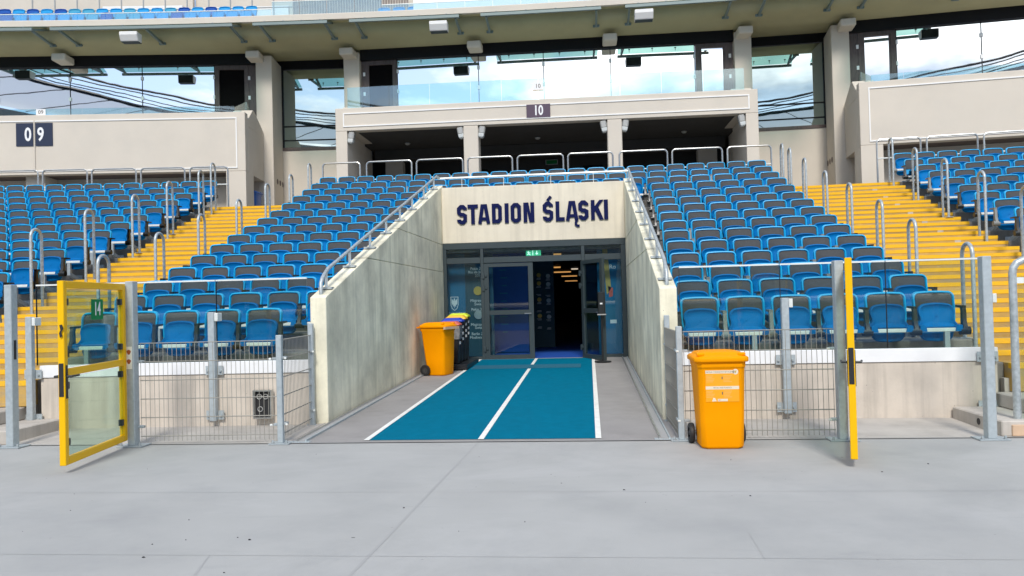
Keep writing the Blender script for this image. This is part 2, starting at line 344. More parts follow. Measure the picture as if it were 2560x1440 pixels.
# ------------------------------------------------------------------ mesh builder
class MB:
    def __init__(s): s.v, s.f = [], []
    def quad(s, a, b, c, d):
        i = len(s.v); s.v += [tuple(a), tuple(b), tuple(c), tuple(d)]; s.f.append((i, i+1, i+2, i+3)); return s
    def poly(s, pts):
        i = len(s.v); s.v += [tuple(p) for p in pts]; s.f.append(tuple(range(i, i+len(pts)))); return s
    def box(s, x0, x1, y0, y1, z0, z1):
        i = len(s.v)
        s.v += [(x0,y0,z0),(x1,y0,z0),(x1,y1,z0),(x0,y1,z0),(x0,y0,z1),(x1,y0,z1),(x1,y1,z1),(x0,y1,z1)]
        s.f += [tuple(i+k for k in q) for q in ((0,3,2,1),(4,5,6,7),(0,1,5,4),(1,2,6,5),(2,3,7,6),(3,0,4,7))]
        return s
    def hexa(s, p):
        """eight corners: bottom ring then top ring"""
        i = len(s.v); s.v += [tuple(q) for q in p]
        s.f += [tuple(i+k for k in q) for q in ((0,3,2,1),(4,5,6,7),(0,1,5,4),(1,2,6,5),(2,3,7,6),(3,0,4,7))]
        return s
    def extrude(s, ring, d):
        """closed ring of 3D points extruded along vector d"""
        n = len(ring); i = len(s.v); d = Vector(d)
        s.v += [tuple(p) for p in ring] + [tuple(Vector(p)+d) for p in ring]
        s.f.append(tuple(i+k for k in range(n))[::-1]); s.f.append(tuple(i+n+k for k in range(n)))
        for k in range(n):
            k2 = (k+1) % n; s.f.append((i+k, i+k2, i+n+k2, i+n+k))
        return s
    def tube(s, pts, r, n=8, closed=False):
        pts = [Vector(p) for p in pts]; m = len(pts); i0 = len(s.v); prev = None
        for k, p in enumerate(pts):
            if closed: t = (pts[(k+1) % m]-pts[k-1]).normalized()
            elif k == 0: t = (pts[1]-p).normalized()
            elif k == m-1: t = (p-pts[k-1]).normalized()
            else: t = ((pts[k+1]-p).normalized()+(p-pts[k-1]).normalized()).normalized()
            a = prev if prev is not None else (Vector((0,0,1)) if abs(t.z) < 0.9 else Vector((1,0,0)))
            x = (a - t*a.dot(t))
            if x.length < 1e-6: x = Vector((1,0,0)) - t*t.x
            x.normalize(); y = t.cross(x); prev = x
            for q in range(n):
                an = 2*math.pi*q/n; s.v.append(tuple(p + x*r*math.cos(an) + y*r*math.sin(an)))
        for k in range(m if closed else m-1):
            k2 = (k+1) % m
            for q in range(n):
                q2 = (q+1) % n; s.f.append((i0+k*n+q, i0+k*n+q2, i0+k2*n+q2, i0+k2*n+q))
        if not closed:
            s.f.append(tuple(i0+q for q in range(n))[::-1]); s.f.append(tuple(i0+(m-1)*n+q for q in range(n)))
        return s
    def cyl(s, a, b, r, n=12): return s.tube([a, b], r, n)
    def lathe(s, prof, n=20, axis='x', c=(0,0,0)):
        """profile (radius, along) turned about an axis through c"""
        i0 = len(s.v); m = len(prof)
        for q in range(n):
            an = 2*math.pi*q/n; ca, sa = math.cos(an), math.sin(an)
            for r, h in prof:
                p = (h, r*ca, r*sa) if axis == 'x' else ((r*ca, h, r*sa) if axis == 'y' else (r*ca, r*sa, h))
                s.v.append((c[0]+p[0], c[1]+p[1], c[2]+p[2]))
        for q in range(n):
            q2 = (q+1) % n
            for k in range(m-1): s.f.append((i0+q*m+k, i0+q*m+k+1, i0+q2*m+k+1, i0+q2*m+k))
        return s
    def rings(s, rings, cap0=True, cap1=True):
        n = len(rings[0]); i0 = len(s.v)
        for r in rings: s.v += [tuple(p) for p in r]
        for k in range(len(rings)-1):
            for q in range(n):
                q2 = (q+1) % n; s.f.append((i0+k*n+q, i0+k*n+q2, i0+(k+1)*n+q2, i0+(k+1)*n+q))
        if cap0: s.f.append(tuple(i0+q for q in range(n))[::-1])
        if cap1: s.f.append(tuple(i0+(len(rings)-1)*n+q for q in range(n)))
        return s
    def mesh(s, name, material, smooth=False, bevel=0.0, bseg=1):
        bm = bmesh.new()
        vs = [bm.verts.new(p) for p in s.v]
        for f in s.f:
            try: bm.faces.new([vs[k] for k in f])
            except ValueError: pass
        bmesh.ops.recalc_face_normals(bm, faces=bm.faces)
        if bevel:
            es = [e for e in bm.edges if len(e.link_faces) == 2 and e.calc_face_angle(0) > 0.5]
            bmesh.ops.bevel(bm, geom=es, offset=bevel, segments=bseg, affect='EDGES', profile=0.7)
        me = bpy.data.meshes.new(name); bm.to_mesh(me); bm.free()
        if material: me.materials.append(material)
        if smooth:
            for p in me.polygons: p.use_smooth = True
            me.set_sharp_from_angle(angle=math.radians(38))
        return me
    def build(s, name, material, parent=None, smooth=False, bevel=0.0, bseg=1):
        return link(name, s.mesh(name, material, smooth, bevel, bseg), parent)

def link(name, me, parent=None):
    o = bpy.data.objects.new(name, me); COL.objects.link(o)
    if parent: o.parent = parent
    return o

def tag(o, label, cat, group=None):
    o['label'] = label; o['category'] = cat
    if group: o['group'] = group
    return o

def thing(name, label, cat, loc=(0,0,0), rz=0.0, group=None):
    o = bpy.data.objects.new(name, None); COL.objects.link(o)
    o.empty_display_size = 0.1; o.location = loc; o.rotation_euler = (0, 0, rz)
    return tag(o, label, cat, group)

def struct(o):
    o['kind'] = 'structure'; return o

def struct_empty(name, loc=(0,0,0), rz=0.0):
    o = bpy.data.objects.new(name, None); COL.objects.link(o); o.empty_display_size = 0.1
    o.location = loc; o.rotation_euler = (0, 0, rz); return struct(o)

def copy_tree(o, parent=None):
    c = o.copy(); COL.objects.link(c)
    if parent: c.parent = parent
    for ch in o.children: copy_tree(ch, c)
    return c

def text_mesh(txt, size, depth=0.002, bold=0.0, align='CENTER', xs=1.0):
    """text lying in the XZ plane, readable from -Y"""
    cu = bpy.data.curves.new('lettering', 'FONT'); cu.body = txt; cu.size = size; cu.align_x = align; cu.align_y = 'CENTER'
    cu.extrude = depth; cu.offset = bold; cu.resolution_u = 3
    o = bpy.data.objects.new('lettering', cu); COL.objects.link(o)
    bpy.context.view_layer.update()
    me = bpy.data.meshes.new_from_object(o)
    bpy.data.objects.remove(o); bpy.data.curves.remove(cu)
    for v in me.vertices: v.co = Vector((v.co.x*xs, -v.co.z, v.co.y))
    me.materials.clear()
    return me

def text(name, txt, size, material, loc, parent=None, bold=0.0, align='CENTER', xs=1.0, depth=0.002, rz=0.0):
    me = text_mesh(txt, size, depth, bold, align, xs); me.materials.append(material)
    o = link(name, me, parent); o.location = loc; o.rotation_euler = (0, 0, rz); return o

def arc_pts(cx, cz, r, a0, a1, n):
    return [(cx+r*math.cos(math.radians(a0+(a1-a0)*k/n)), cz+r*math.sin(math.radians(a0+(a1-a0)*k/n))) for k in range(n+1)]

def inset(ring, d):
    """offset a closed 2D ring inwards"""
    n = len(ring); out = []
    area = sum(ring[k][0]*ring[(k+1)%n][1]-ring[(k+1)%n][0]*ring[k][1] for k in range(n))
    sg = 1 if area > 0 else -1
    for k in range(n):
        a, b, c = Vector(ring[k-1]), Vector(ring[k]), Vector(ring[(k+1)%n])
        e1, e2 = (b-a), (c-b)
        if e1.length < 1e-9 or e2.length < 1e-9: out.append(tuple(b)); continue
        e1.normalize(); e2.normalize()
        n1, n2 = Vector((-e1.y, e1.x))*sg, Vector((-e2.y, e2.x))*sg
        m = n1+n2
        if m.length < 1e-6: m = n1
        m.normalize(); q = d/max(0.5, m.dot(n1))
        out.append((b.x+m.x*q, b.y+m.y*q))
    return out

ORD = ['zeroth','first','second','third','fourth','fifth','sixth','seventh','eighth','ninth','tenth','eleventh','twelfth','thirteenth','fourteenth','fifteenth',
       'sixteenth','seventeenth','eighteenth','nineteenth','twentieth','twenty-first','twenty-second','twenty-third','twenty-fourth','twenty-fifth','twenty-sixth',
       'twenty-seventh','twenty-eighth','twenty-ninth','thirtieth']

# ------------------------------------------------------------------ the bowl's layout: arcs about a far centre
RB, X0 = 110.0, 0.6
def pol(ph, v, z=0.0):
    return (X0+(RB+v)*math.sin(ph), -RB+(RB+v)*math.cos(ph), z)
def ph_at(x, v): return math.asin((x-X0)/(RB+v))
FR = {'M': -0.0118, 'L': -0.133, 'R': 0.1095}
def frame_loc(ph, v=15.0): return pol(ph, v, 0.0), -ph
ZT = [1.447,1.673,1.899,2.135,2.378,2.622,2.866,3.110,3.355,3.604,3.868,4.145,4.414,4.683,4.972]
YK = [1.884+0.8*k for k in range(15)]
TREAD = [z-0.82 for z in ZT]
FRONT = [y-0.65 for y in YK]
ZTOP = TREAD[-1]
PH_ML, PH_MR, PH_L, PH_R = -0.0590, 0.0342, -0.0859, 0.0634      # end seats beside the stairs
AL0, AL1, AR0, AR1 = -0.0836, -0.0638, 0.0391, 0.0610             # stairs
TWL, TWR = -2.83, 1.17                                            # inner faces of the tunnel walls
TL, TR_ = -3.03, 1.37                                             # their outer faces
SLOPE = 0.0203
YD = 9.1                                                          # plane of the doors
ZD = SLOPE*YD

# ------------------------------------------------------------------ ground, tunnel floor, painted lanes
struct(MB().quad((-260,-260,0),(260,-260,0),(260,40,0),(-260,40,0)).build('ground', M['ground']))
def sloped(mb, x0, x1, y0, y1, dz):
    return mb.quad((x0,y0,SLOPE*y0+dz),(x1,y0,SLOPE*y0+dz),(x1,y1,SLOPE*y1+dz),(x0,y1,SLOPE*y1+dz))
struct(sloped(MB(), -14, 14, 0.1, 1.6, 0.002).build('pavement', M['apron']))
struct(sloped(MB(), TWL-0.05, TWR+0.05, 0.1, YD+0.1, 0.006).build('tunnel_floor', M['tunnel_floor']))
XL = [-2.04, -0.815, 0.41]
struct(sloped(MB(), XL[0]+0.02, XL[2]-0.02, 0.2, YD-0.06, 0.010).build('lane_surface', M['carpet']))
for i, x in enumerate(XL):
    struct(sloped(MB(), x-0.03, x+0.03, 0.18, YD-0.06 if i != 1 else 7.0, 0.014).build('lane_line', M['line']))
struct(sloped(MB(), XL[1]-0.03, XL[1]+0.03, 7.72, YD-0.06, 0.014).build('lane_line', M['line']))
mtb = MB()
for (a, b) in ((7.05, 7.66),):
    mtb.hexa([(-1.95,a,SLOPE*a+0.012),(0.16,a,SLOPE*a+0.012),(0.16,b,SLOPE*b+0.012),(-1.95,b,SLOPE*b+0.012),
              (-1.95,a,SLOPE*a+0.024),(0.16,a,SLOPE*a+0.024),(0.16,b,SLOPE*b+0.024),(-1.95,b,SLOPE*b+0.024)])
tag(mtb.build('door_mat', M['mat']), 'dark teal door mat lying across both lanes before the glass doors', 'door mat')
# seams rolled into the coating
sm = MB()
for (x0, y0, x1, y1, w) in ((-14,-2.02,14,-2.0,0.004),(-14,-3.55,14,-3.5,0.004),(-0.83,0.08,-0.98,-4.2,0.02),(1.285,-3.03,1.272,-3.53,0.006),(-14,0.1,-2.9,0.1,0.02),(1.1,0.1,14,0.1,0.02),
                        (-2.9,0.1,1.1,0.1,0.025),(-1.915,-3.525,-1.873,-3.70,0.010),(-1.873,-3.70,-1.831,-3.86,0.016)):
    d = Vector((x1-x0, y1-y0)).normalized(); nx, ny = -d.y*w/2, d.x*w/2
    z = 0.0015 if y1 < 0.05 else 0.0095
    sm.quad((x0+nx,y0+ny,z),(x1+nx,y1+ny,z),(x1-nx,y1-ny,z),(x0-nx,y0-ny,z))
struct(sm.build('ground_seam', M['seam']))
gb = MB(); gr = random.Random(11)
spots = [(-2.385,-3.327),(-1.902,-3.181),(-1.802,-3.23),(-2.295,-3.575),(-1.685,-3.819),(-2.435,-2.786),(1.472,-2.145),(2.66,-1.377),(-0.108,-2.82),(-0.999,-2.473),(3.136,-1.081),(0.575,-1.958)]
spots += [(gr.uniform(-6,6), gr.uniform(-4.2,0.0)) for _ in range(45)]
for i, (x, y) in enumerate(spots):
    r = gr.uniform(0.006,0.012) if i < 12 else gr.uniform(0.002,0.006)
    gb.rings([[(x+r*math.cos(q*1.257)*gr.uniform(0.7,1.3), y+r*0.6*math.sin(q*1.257), 0.0) for q in range(5)], [(x+r*0.5*math.cos(q*1.257), y+r*0.3*math.sin(q*1.257), r*0.6) for q in range(5)]])
gbo = gb.build('grit', M['rubber']); gbo['kind'] = 'stuff'; gbo['label'] = 'dark grit and scraps scattered on the grey ground'
# the arena behind the camera: bend of the track and the pitch
def ellipse_ring(name, m, a0, b0, a1, b1, cy, z, t0=0.0, t1=2*math.pi, n=72, z1=None):
    mb = MB(); z1 = z if z1 is None else z1
    for k in range(n):
        ta, tb = t0+(t1-t0)*k/n, t0+(t1-t0)*(k+1)/n
        f = lambda a, b, t, zz: (X0+a*math.sin(t), cy+b*math.cos(t), zz)
        mb.quad(f(a0,b0,ta,z), f(a0,b0,tb,z), f(a1,b1,tb,z1), f(a1,b1,ta,z1))
    return mb.build(name, m)
struct(ellipse_ring('running_track', M['track'], 36, 72, 46, 84, -96, 0.004))
struct(ellipse_ring('pitch_grass', M['grass'], 0.01, 0.01, 36, 72, -96, 0.004))
fs = thing('far_stand', 'far side of the stadium bowl seen only mirrored in the glazing', 'stand', (0,0,0))
FCY = -82
for nm, m, a, b, z0, a2, b2, z1 in (('lower_seating', M['skin'], 58, 62, 1, 76, 82, 12), ('wall', M['facade'], 76, 82, 12, 76.5, 82.5, 17),
                                    ('upper_seating', M['skin'], 76.5, 82.5, 17, 112, 116, 40), ('rear_wall', M['slat'], 112, 116, 40, 113, 117, 48.5), ('roof', M['roof'], 118, 124, 50.5, 82, 86, 47.5)):
    o = ellipse_ring(nm, m, a, b, a2, b2, FCY, z0, 0.6, 2*math.pi-0.6, 90, z1); o.parent = fs
rb = MB()
for k in range(44):
    t = 0.65+(2*math.pi-1.3)*k/43
    E_ = lambda a, b, z: Vector((X0+a*math.sin(t), FCY+b*math.cos(t), z))
    rb.tube([E_(82,86,47.3), E_(118,124,50.3)], 0.10, 4)
o = rb.build('roof_truss', M['black'], fs); o['kind'] = 'stuff'
cb_ = MB()
for z, r, d in ((47.2,0.40,0),(48.3,0.12,0.6),(49.1,0.12,0.9),(50.0,0.14,0.3),(50.7,0.26,0)):
    cb_.tube([(X0+(82+d)*math.sin(0.6+(2*math.pi-1.2)*k/110), FCY+(86+d)*math.cos(0.6+(2*math.pi-1.2)*k/110), z+0.25*math.sin(k*0.9+z)) for k in range(111)], r, 4)
o = cb_.build('ring_cables', M['black'], fs); o['kind'] = 'stuff'

# ------------------------------------------------------------------ tunnel walls and portal
ztop = lambda y: 1.56+0.314*(y-1.3)
yat = lambda z: 1.3+(z-1.56)/0.314
def side_wall(name, x0, x1, label):
    t = thing(name, label, 'wall', ((x0+x1)/2, 1.3, 0))
    cx, yb = (x0+x1)/2, 9.3
    prof = [[(1.3,0),(yb,0),(yb,2.127),(yat(2.127),2.127),(1.3,1.56)],
            [(yat(2.133),2.133),(yb,2.133),(yb,2.727),(yat(2.727),2.727)],
            [(yat(2.733),2.733),(yb,2.733),(yb,ztop(yb)),]]
    for p in prof:
        ring = [(x0-cx, y-1.3, z) for y, z in p]
        MB().extrude(ring, (x1-x0, 0, 0)).build('wall_panel', M['conc'], t, bevel=0.008)
    return t
side_wall('tunnel_wall', TL, TWL, 'sloping-topped concrete wall on the left of the blue lanes')
side_wall('tunnel_wall', TWR, TR_, 'sloping-topped concrete wall on the right of the blue lanes')
pw = MB().box(TWL+0.001, TWR-0.001, YD, 9.3, 2.752, 3.99).build('portal_wall', M['conc_light'], bevel=0.01)
tag(pw, 'pale concrete lintel wall over the glass doors carrying navy lettering', 'wall')
MB().box(TL, TR_, 9.3, 10.3, 3.55, 3.95).build('roof_slab', M['terrace'], pw)

# letters: mitred strokes, one mesh each
def stroke(mb, pts, w, closed=False, y0=0.0, y1=-0.03):
    P = [Vector((p[0], p[1])) for p in pts]; n = len(P); L, Rr = [], []
    for k in range(n):
        if closed or 0 < k < n-1:
            a, b, c = P[k-1], P[k], P[(k+1) % n]
            d1, d2 = (b-a).normalized(), (c-b).normalized()
            n1, n2 = Vector((-d1.y, d1.x)), Vector((-d2.y, d2.x)); m = (n1+n2).normalized(); q = w/2/max(0.35, m.dot(n1))
        else:
            d = (P[1]-P[0]).normalized() if k == 0 else (P[-1]-P[-2]).normalized()
            m = Vector((-d.y, d.x)); q = w/2
        L.append(P[k]+m*q); Rr.append(P[k]-m*q)
    for k in range(n if closed else n-1):
        k2 = (k+1) % n
        c = [L[k], L[k2], Rr[k2], Rr[k]]
        mb.hexa([(p.x, y0, p.y) for p in c]+[(p.x, y1, p.y) for p in c])
def octo(x0, x1, z0, z1, c):
    return [(x0+c,z0),(x1-c,z0),(x1,z0+c),(x1,z1-c),(x1-c,z1),(x0+c,z1),(x0,z1-c),(x0,z0+c)]
def glyph(ch, w, h, t):
    mb = MB(); q = t/2; c = t*0.55
    if ch in 'SŚ':
        m = h/2
        stroke(mb, [(q,q+t*0.85),(q,q+c),(q+c,q),(w-q-c,q),(w-q,q+c),(w-q,m-c*0.6),(w-q-c,m),(q+c,m+0.0),(q,m+c*0.9),(q,h-q-c),(q+c,h-q),(w-q-c,h-q),(w-q,h-q-c),(w-q,h-q-t*0.85)], t)
        if ch == 'Ś': stroke(mb, [(w*0.46,h+0.022),(w*0.80,h+0.115)], t*0.72)
    elif ch == 'T':
        stroke(mb, [(0,h-q),(w,h-q)], t); stroke(mb, [(w/2,0),(w/2,h-t)], t)
    elif ch in 'AĄ':
        stroke(mb, [(q*0.9,0),(w*0.37,h-q),(w*0.63,h-q),(w-q*0.9,0)], t*0.95); stroke(mb, [(w*0.27,h*0.25),(w*0.73,h*0.25)], t*0.8, y1=-0.0285)
        if ch == 'Ą': stroke(mb, [(w-q*0.9,0.0),(w-q*1.5,-0.045),(w-q*1.5,-0.085),(w-q*0.6,-0.115),(w+q*0.5,-0.115)], t*0.62)
    elif ch == 'D':
        stroke(mb, [(q,q),(w-q-c,q),(w-q,q+c),(w-q,h-q-c),(w-q-c,h-q),(q,h-q)], t, True)
    elif ch == 'O': stroke(mb, octo(q,w-q,q,h-q,c), t, True)
    elif ch == 'I': stroke(mb, [(w/2,0),(w/2,h)], w)
    elif ch == 'N':
        stroke(mb, [(q,0),(q,h)], t); stroke(mb, [(w-q,0),(w-q,h)], t)
        mb.hexa([(t*0.6,0,h),(t*1.35,0,h),(w-t*0.6,0,0),(w-t*1.35,0,0),(t*0.6,-0.0285,h),(t*1.35,-0.0285,h),(w-t*0.6,-0.0285,0),(w-t*1.35,-0.0285,0)])
    elif ch == 'L': stroke(mb, [(q,h),(q,q),(w,q)], t)
    elif ch == 'K':
        stroke(mb, [(q,0),(q,h)], t)
        mb.hexa([(t*0.95,0,h*0.40),(t*0.95,0,h*0.68),(w-t*1.05,0,h),(w,0,h),(t*0.95,-0.0285,h*0.40),(t*0.95,-0.0285,h*0.68),(w-t*1.05,-0.0285,h),(w,-0.0285,h)])
        mb.hexa([(w-t*1.08,0,0),(w,0,0),(t*1.9,0,h*0.66),(t*1.05,0,h*0.50),(w-t*1.08,-0.027,0),(w,-0.027,0),(t*1.9,-0.027,h*0.66),(t*1.05,-0.027,h*0.50)])
    return mb
lt = thing('wall_lettering', 'raised navy letters reading STADION ŚLĄSKI on pale concrete', 'lettering', (-2.485, YD-0.002, 3.165))
for ch, a, b in (('S',1143,1168),('T',1170,1196),('A',1196,1226),('D',1231,1256),('I',1263,1273),('O',1278,1304),('N',1310,1337),
                 ('Ś',1358,1384),('L',1390,1412),('Ą',1415,1446),('S',1446,1471),('K',1477,1508),('I',1509,1519)):
    x = (a-1143)*0.00878
    o = glyph(ch, (b-a)*0.00878, 0.43, 0.082).build('letter', M['navy'], lt, bevel=0.0); o.location = (x, 0, 0)

# ------------------------------------------------------------------ terraces, front walls, stairs
def arc_block(p0, p1, v0, v1, z0, z1, n=10, x0=None, x1=None, mb=None):
    mb = mb or MB(); rr = []
    for k in range(n+1):
        t = k/n; col = []
        for v in (v0, v1):
            a = p0 if x0 is None else ph_at(x0, v); b = p1 if x1 is None else ph_at(x1, v)
            col.append(a+(b-a)*t)
        rr.append([pol(col[0],v0,z0), pol(col[1],v1,z0), pol(col[1],v1,z1), pol(col[0],v0,z1)])
    mb.rings(rr); return mb
def terrace(name, label_rows, p0, p1, x0=None, x1=None):
    t = struct_empty(name)
    for k in label_rows:
        v0, v1 = FRONT[k], (FRONT[k+1] if k < 14 else FRONT[k]+0.8)-0.002
        if k == 0: v0 = 1.402
        arc_block(p0, p1, v0, v1, TREAD[k]-0.5, TREAD[k], 8, x0, x1).build('terrace_step', M['terrace'], t, bevel=0.012)
    return t
terrace('terrace_slab', range(0, 10), AL1, None, None, TL-0.002)
terrace('terrace_slab', range(0, 10), None, AR0, TR_+0.002, None)
terrace('terrace_slab', range(10, 15), AL1, AR0)
terrace('terrace_slab', range(1, 15), -0.215, AL0)
terrace('terrace_slab', range(1, 15), AR1, 0.175)
struct(arc_block(-0.215, 0.175, FRONT[14]+0.8, 20.5, ZTOP-0.4, ZTOP, 24).build('concourse_floor', M['terrace']))

def front_wall(label, p0, p1, x0, x1, base):
    t = thing('front_wall', label, 'wall', base)
    off = Vector(base)
    def sh(mb): mb.v = [tuple(Vector(p)-off) for p in mb.v]; return mb
    sh(arc_block(p0, p1, 1.30, 1.40, -0.02, 0.652, 8, x0, x1)).build('wall_slab', M['conc_wall'], t, bevel=0.01)
    sh(arc_block(p0, p1, 1.285, 1.399, 0.656, 0.805, 8, x0, x1)).build('white_coping', M['white_band'], t, bevel=0.004)
front_wall('low concrete front wall with white coping left of the tunnel', AL1+0.001, None, None, TL-0.003, (-4.7,1.3,0))
front_wall('low concrete front wall with white coping right of the tunnel', None, AR0-0.001, TR_+0.003, None, (3.0,1.3,0))

def stairs(label, p0, p1, side):
    t = thing('stairway', label, 'stairs', (0,0,0))
    t.location = pol((p0+p1)/2, 1.2, 0); off = t.location.copy()
    st = [(1.22, 0.465, 0.627)]
    zs = []
    for k in range(15):
        zs.append((FRONT[k], TREAD[k]))
        if k < 14: zs.append((FRONT[k]+0.4, (TREAD[k]+TREAD[k+1])/2))
    prev = 0.44
    for i, (v, z) in enumerate(zs):
        v1 = zs[i+1][0] if i+1 < len(zs) else FRONT[14]+0.8
        hx = lambda a, b, va, vb, z0, z1: [Vector(q)-off for q in (pol(a,va,z0),pol(b,va,z0),pol(b,vb,z0),pol(a,vb,z0),pol(a,va,z1),pol(b,va,z1),pol(b,vb,z1),pol(a,vb,z1))]
        o = MB().hexa(hx(p0, p1, v, v1-0.002, prev-0.12, z)).build('step', M['yellow_worn'], t)
        nz = MB().hexa(hx(p0-0.00001, p1+0.00001, v-0.006, v+0.07, z-0.056, z+0.003))
        nz.build('nosing', M['yellow_nose'], o)
        if side > 0 and i % 2 == 1 and i > 14:                      # little concrete joint block on the right flight
            pj = p1-0.0062
            MB().hexa(hx(pj, pj+0.0009, v-0.010, v+0.04, prev+0.004, z+0.005)).build('joint', M['step_conc'], o)
        prev = z
stairs('yellow painted stairs left of the tunnel between seat blocks', AL0, AL1, -1)
stairs('yellow painted stairs right of the tunnel between seat blocks', AR0, AR1, 1)

# concrete steps from the gates up to the yellow stairs
def corner_steps(label, xs, sgn, xend):
    t = thing('corner_steps', label, 'steps', (xs[0], 0.7, 0))
    for i, x in enumerate(xs):
        a, b = (x, xend) if sgn > 0 else (xend, x)
        MB().box(a-xs[0], b-xs[0], 0.16-0.7+0.0*i, 1.21-0.7, 0.0 if i == 0 else 0.155*i+0.001, 0.155*(i+1)).build('step', M['step_conc'], t, bevel=0.012)
corner_steps('three bare concrete steps rising left behind the open left gate', (-6.10,-6.55,-7.0), -1, -11)
corner_steps('three bare concrete steps rising right behind the outer right post', (4.34,4.80,5.2), 1, 9)
for x0, x1 in ((-11, -6.49), (4.90, 9)):
    struct(MB().box(x0, x1, 1.212, 1.30, 0.0, 0.46).build('stair_footing', M['step_conc']))
h = tag(MB().lathe([(0.0,0.0),(0.035,0.0),(0.035,0.004)], 14, 'x', (4.336,0.62,0.08)).build('pipe_hole', M['rubber']), 'dark round drain hole in the end of the right concrete step', 'drain hole')

# ------------------------------------------------------------------ facade blocks
def pane(mb_args, m, parent, name='pane'):
    return MB().box(*mb_args).build(name, m, parent)
def gable(u0, u1, y0, ym, y1, z0, zf, zp):
    return MB().extrude([(u0,y0,z0),(u0,y1,z0),(u0,y1,zf),(u0,ym,zp),(u0,ym-0.15,zp),(u0,y0,zf)], (u1-u0,0,0))

def facade_block(key, label):
    loc, rz = frame_loc(FR[key])
    t = thing('facade_block', label, 'building', loc, rz)
    B = lambda *a: MB().box(*a)
    W = 6.21
    # parapet or beam
    zb = 6.68 if key == 'M' else 5.58
    B(-W, W, 0, 0.3, zb, 7.37).build('parapet', M['facade'], t, bevel=0.012)
    B(-5.62, 5.62, 0.302, 2.4, 6.9, 7.05).build('balcony_floor', M['facade'], t)
    zl, zh = (6.80, 7.22) if key == 'M' else (5.67, 7.20)
    e = 0.035
    for a in ((-5.97, 5.97, zh-e, zh), (-5.97, 5.97, zl, zl+e), (-5.97, -5.97+e, zl+e+0.001, zh-e-0.001), (5.97-e, 5.97, zl+e+0.001, zh-e-0.001)):
        B(a[0], a[1], -0.022, -0.001, a[2], a[3]).build('trim', M['trim'], t)
    # end piers with gabled tops
    for s in (-1, 1):
        u0, u1 = (5.62, W) if s > 0 else (-W, -5.62)
        gable(u0, u1, 0.301, 1.0, 1.98, 7.0, 7.20, 7.62).build('pier_head', M['facade'], t, bevel=0.01)
        if key == 'M':
            B(u0+0.24*(s > 0), u1-0.24*(s < 0), 0.002, 1.98, ZTOP, 6.678).build('pier', M['facade'], t, bevel=0.01)
            B(u0, u1, 0.302, 1.98, 6.68, 6.998).build('pier', M['facade'], t)
        else:
            B(u0, u1, 0.303, 0.8, ZTOP, 6.998).build('pier', M['facade'], t, bevel=0.008)
            B(u0+0.0, u1, 0.0, 0.301, ZTOP, 5.578).build('pier', M['facade'], t, bevel=0.008)
            B(u0, u1, 0.8, 1.98, 5.56, 6.998).build('pier', M['facade'], t)
            (B(5.62,5.70,0.8,1.98,ZTOP,5.56) if s > 0 else B(-5.70,-5.62,0.8,1.98,ZTOP,5.56)).build('recess_wall', M['facade'], t)
        # tall pillars beside the stair glazing
        a, b = (6.0, 6.52) if s > 0 else (-6.52, -6.0)
        B(a, b, 2.0, 3.42, ZTOP, 9.70).build('pillar', M['facade'], t, bevel=0.012)
        if (key == 'L' and s > 0) or (key == 'R' and s < 0):
            for q in range(3):
                x = 6.521*s
                hb = MB().lathe([(0.0,0.0),(0.075,0.0),(0.085,0.008*s),(0.095,0.0)], 18, 'x', (x, 2.45+q*0.34, 5.62))
                hb.build('vent_hole', M['brown'], t, smooth=True)
    # lower part
    if key == 'M':
        for a, b in ((-2.34,-1.90), (1.90,2.32)):
            B(a, b, 0.002, 0.55, ZTOP, 6.678).build('column', M['facade'], t, bevel=0.02)
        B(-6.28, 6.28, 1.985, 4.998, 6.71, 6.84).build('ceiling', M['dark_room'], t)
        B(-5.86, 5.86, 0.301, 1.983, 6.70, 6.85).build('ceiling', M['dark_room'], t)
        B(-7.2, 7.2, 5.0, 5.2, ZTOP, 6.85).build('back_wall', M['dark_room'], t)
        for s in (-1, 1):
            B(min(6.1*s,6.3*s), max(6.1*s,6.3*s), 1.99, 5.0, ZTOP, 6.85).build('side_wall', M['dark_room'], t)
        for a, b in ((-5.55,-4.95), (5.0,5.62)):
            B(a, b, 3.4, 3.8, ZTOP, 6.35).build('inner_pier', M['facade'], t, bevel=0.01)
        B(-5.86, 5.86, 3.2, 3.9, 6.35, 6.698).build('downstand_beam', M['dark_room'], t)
        for x in (-2.9, 1.2):
            B(x, x+0.7, 4.97, 4.995, ZTOP, ZTOP+2.05).build('inner_door', M['black'], t)
    else:
        B(-5.62, 5.62, 1.0, 1.2, ZTOP, 5.58).build('recess_wall', M['facade'], t)
        B(-6.2, 6.2, 2.01, 2.15, ZTOP, 6.9).build('back_wall', M['facade'], t)
        B(-5.62, 5.62, 0.301, 1.2, 5.582, 5.70).build('soffit', M['brown'], t)
        B(-0.45 if key == 'L' else 0.0, 0.12, 0.30, 0.995, ZTOP, 5.578).build('rib', M['facade'], t)
        if key == 'R':
            for x in (-4.75, -3.55): 
                B(x, x+0.42, 0.985, 0.999, 5.02, 5.20).build('vent_slot', M['black'], t)
    # glazing
    yg = 2.2
    B(-5.98, 5.98, yg-0.12, yg+0.2, 9.45, 9.93).build('header', M['black'], t)
    B(-5.98, 5.98, yg-0.02, yg+0.12, 7.05, 7.12).build('sill', M['brown'], t)
    dl, dr = (-5.83, -4.78), (4.82, 5.86)
    if key == 'M': mull = (-4.78, -2.11, 0.0, 2.14, 4.79); doors = ((-5.86,-4.80,True), (4.82,5.86,False))
    elif key == 'L': mull = (-4.62, -2.36, -0.06, 2.26, 4.60); doors = ((4.62,5.72,True),)
    else: mull = (-4.62, -2.26, 0.0, 2.3, 4.6); doors = ((-5.72,-4.64,False),)
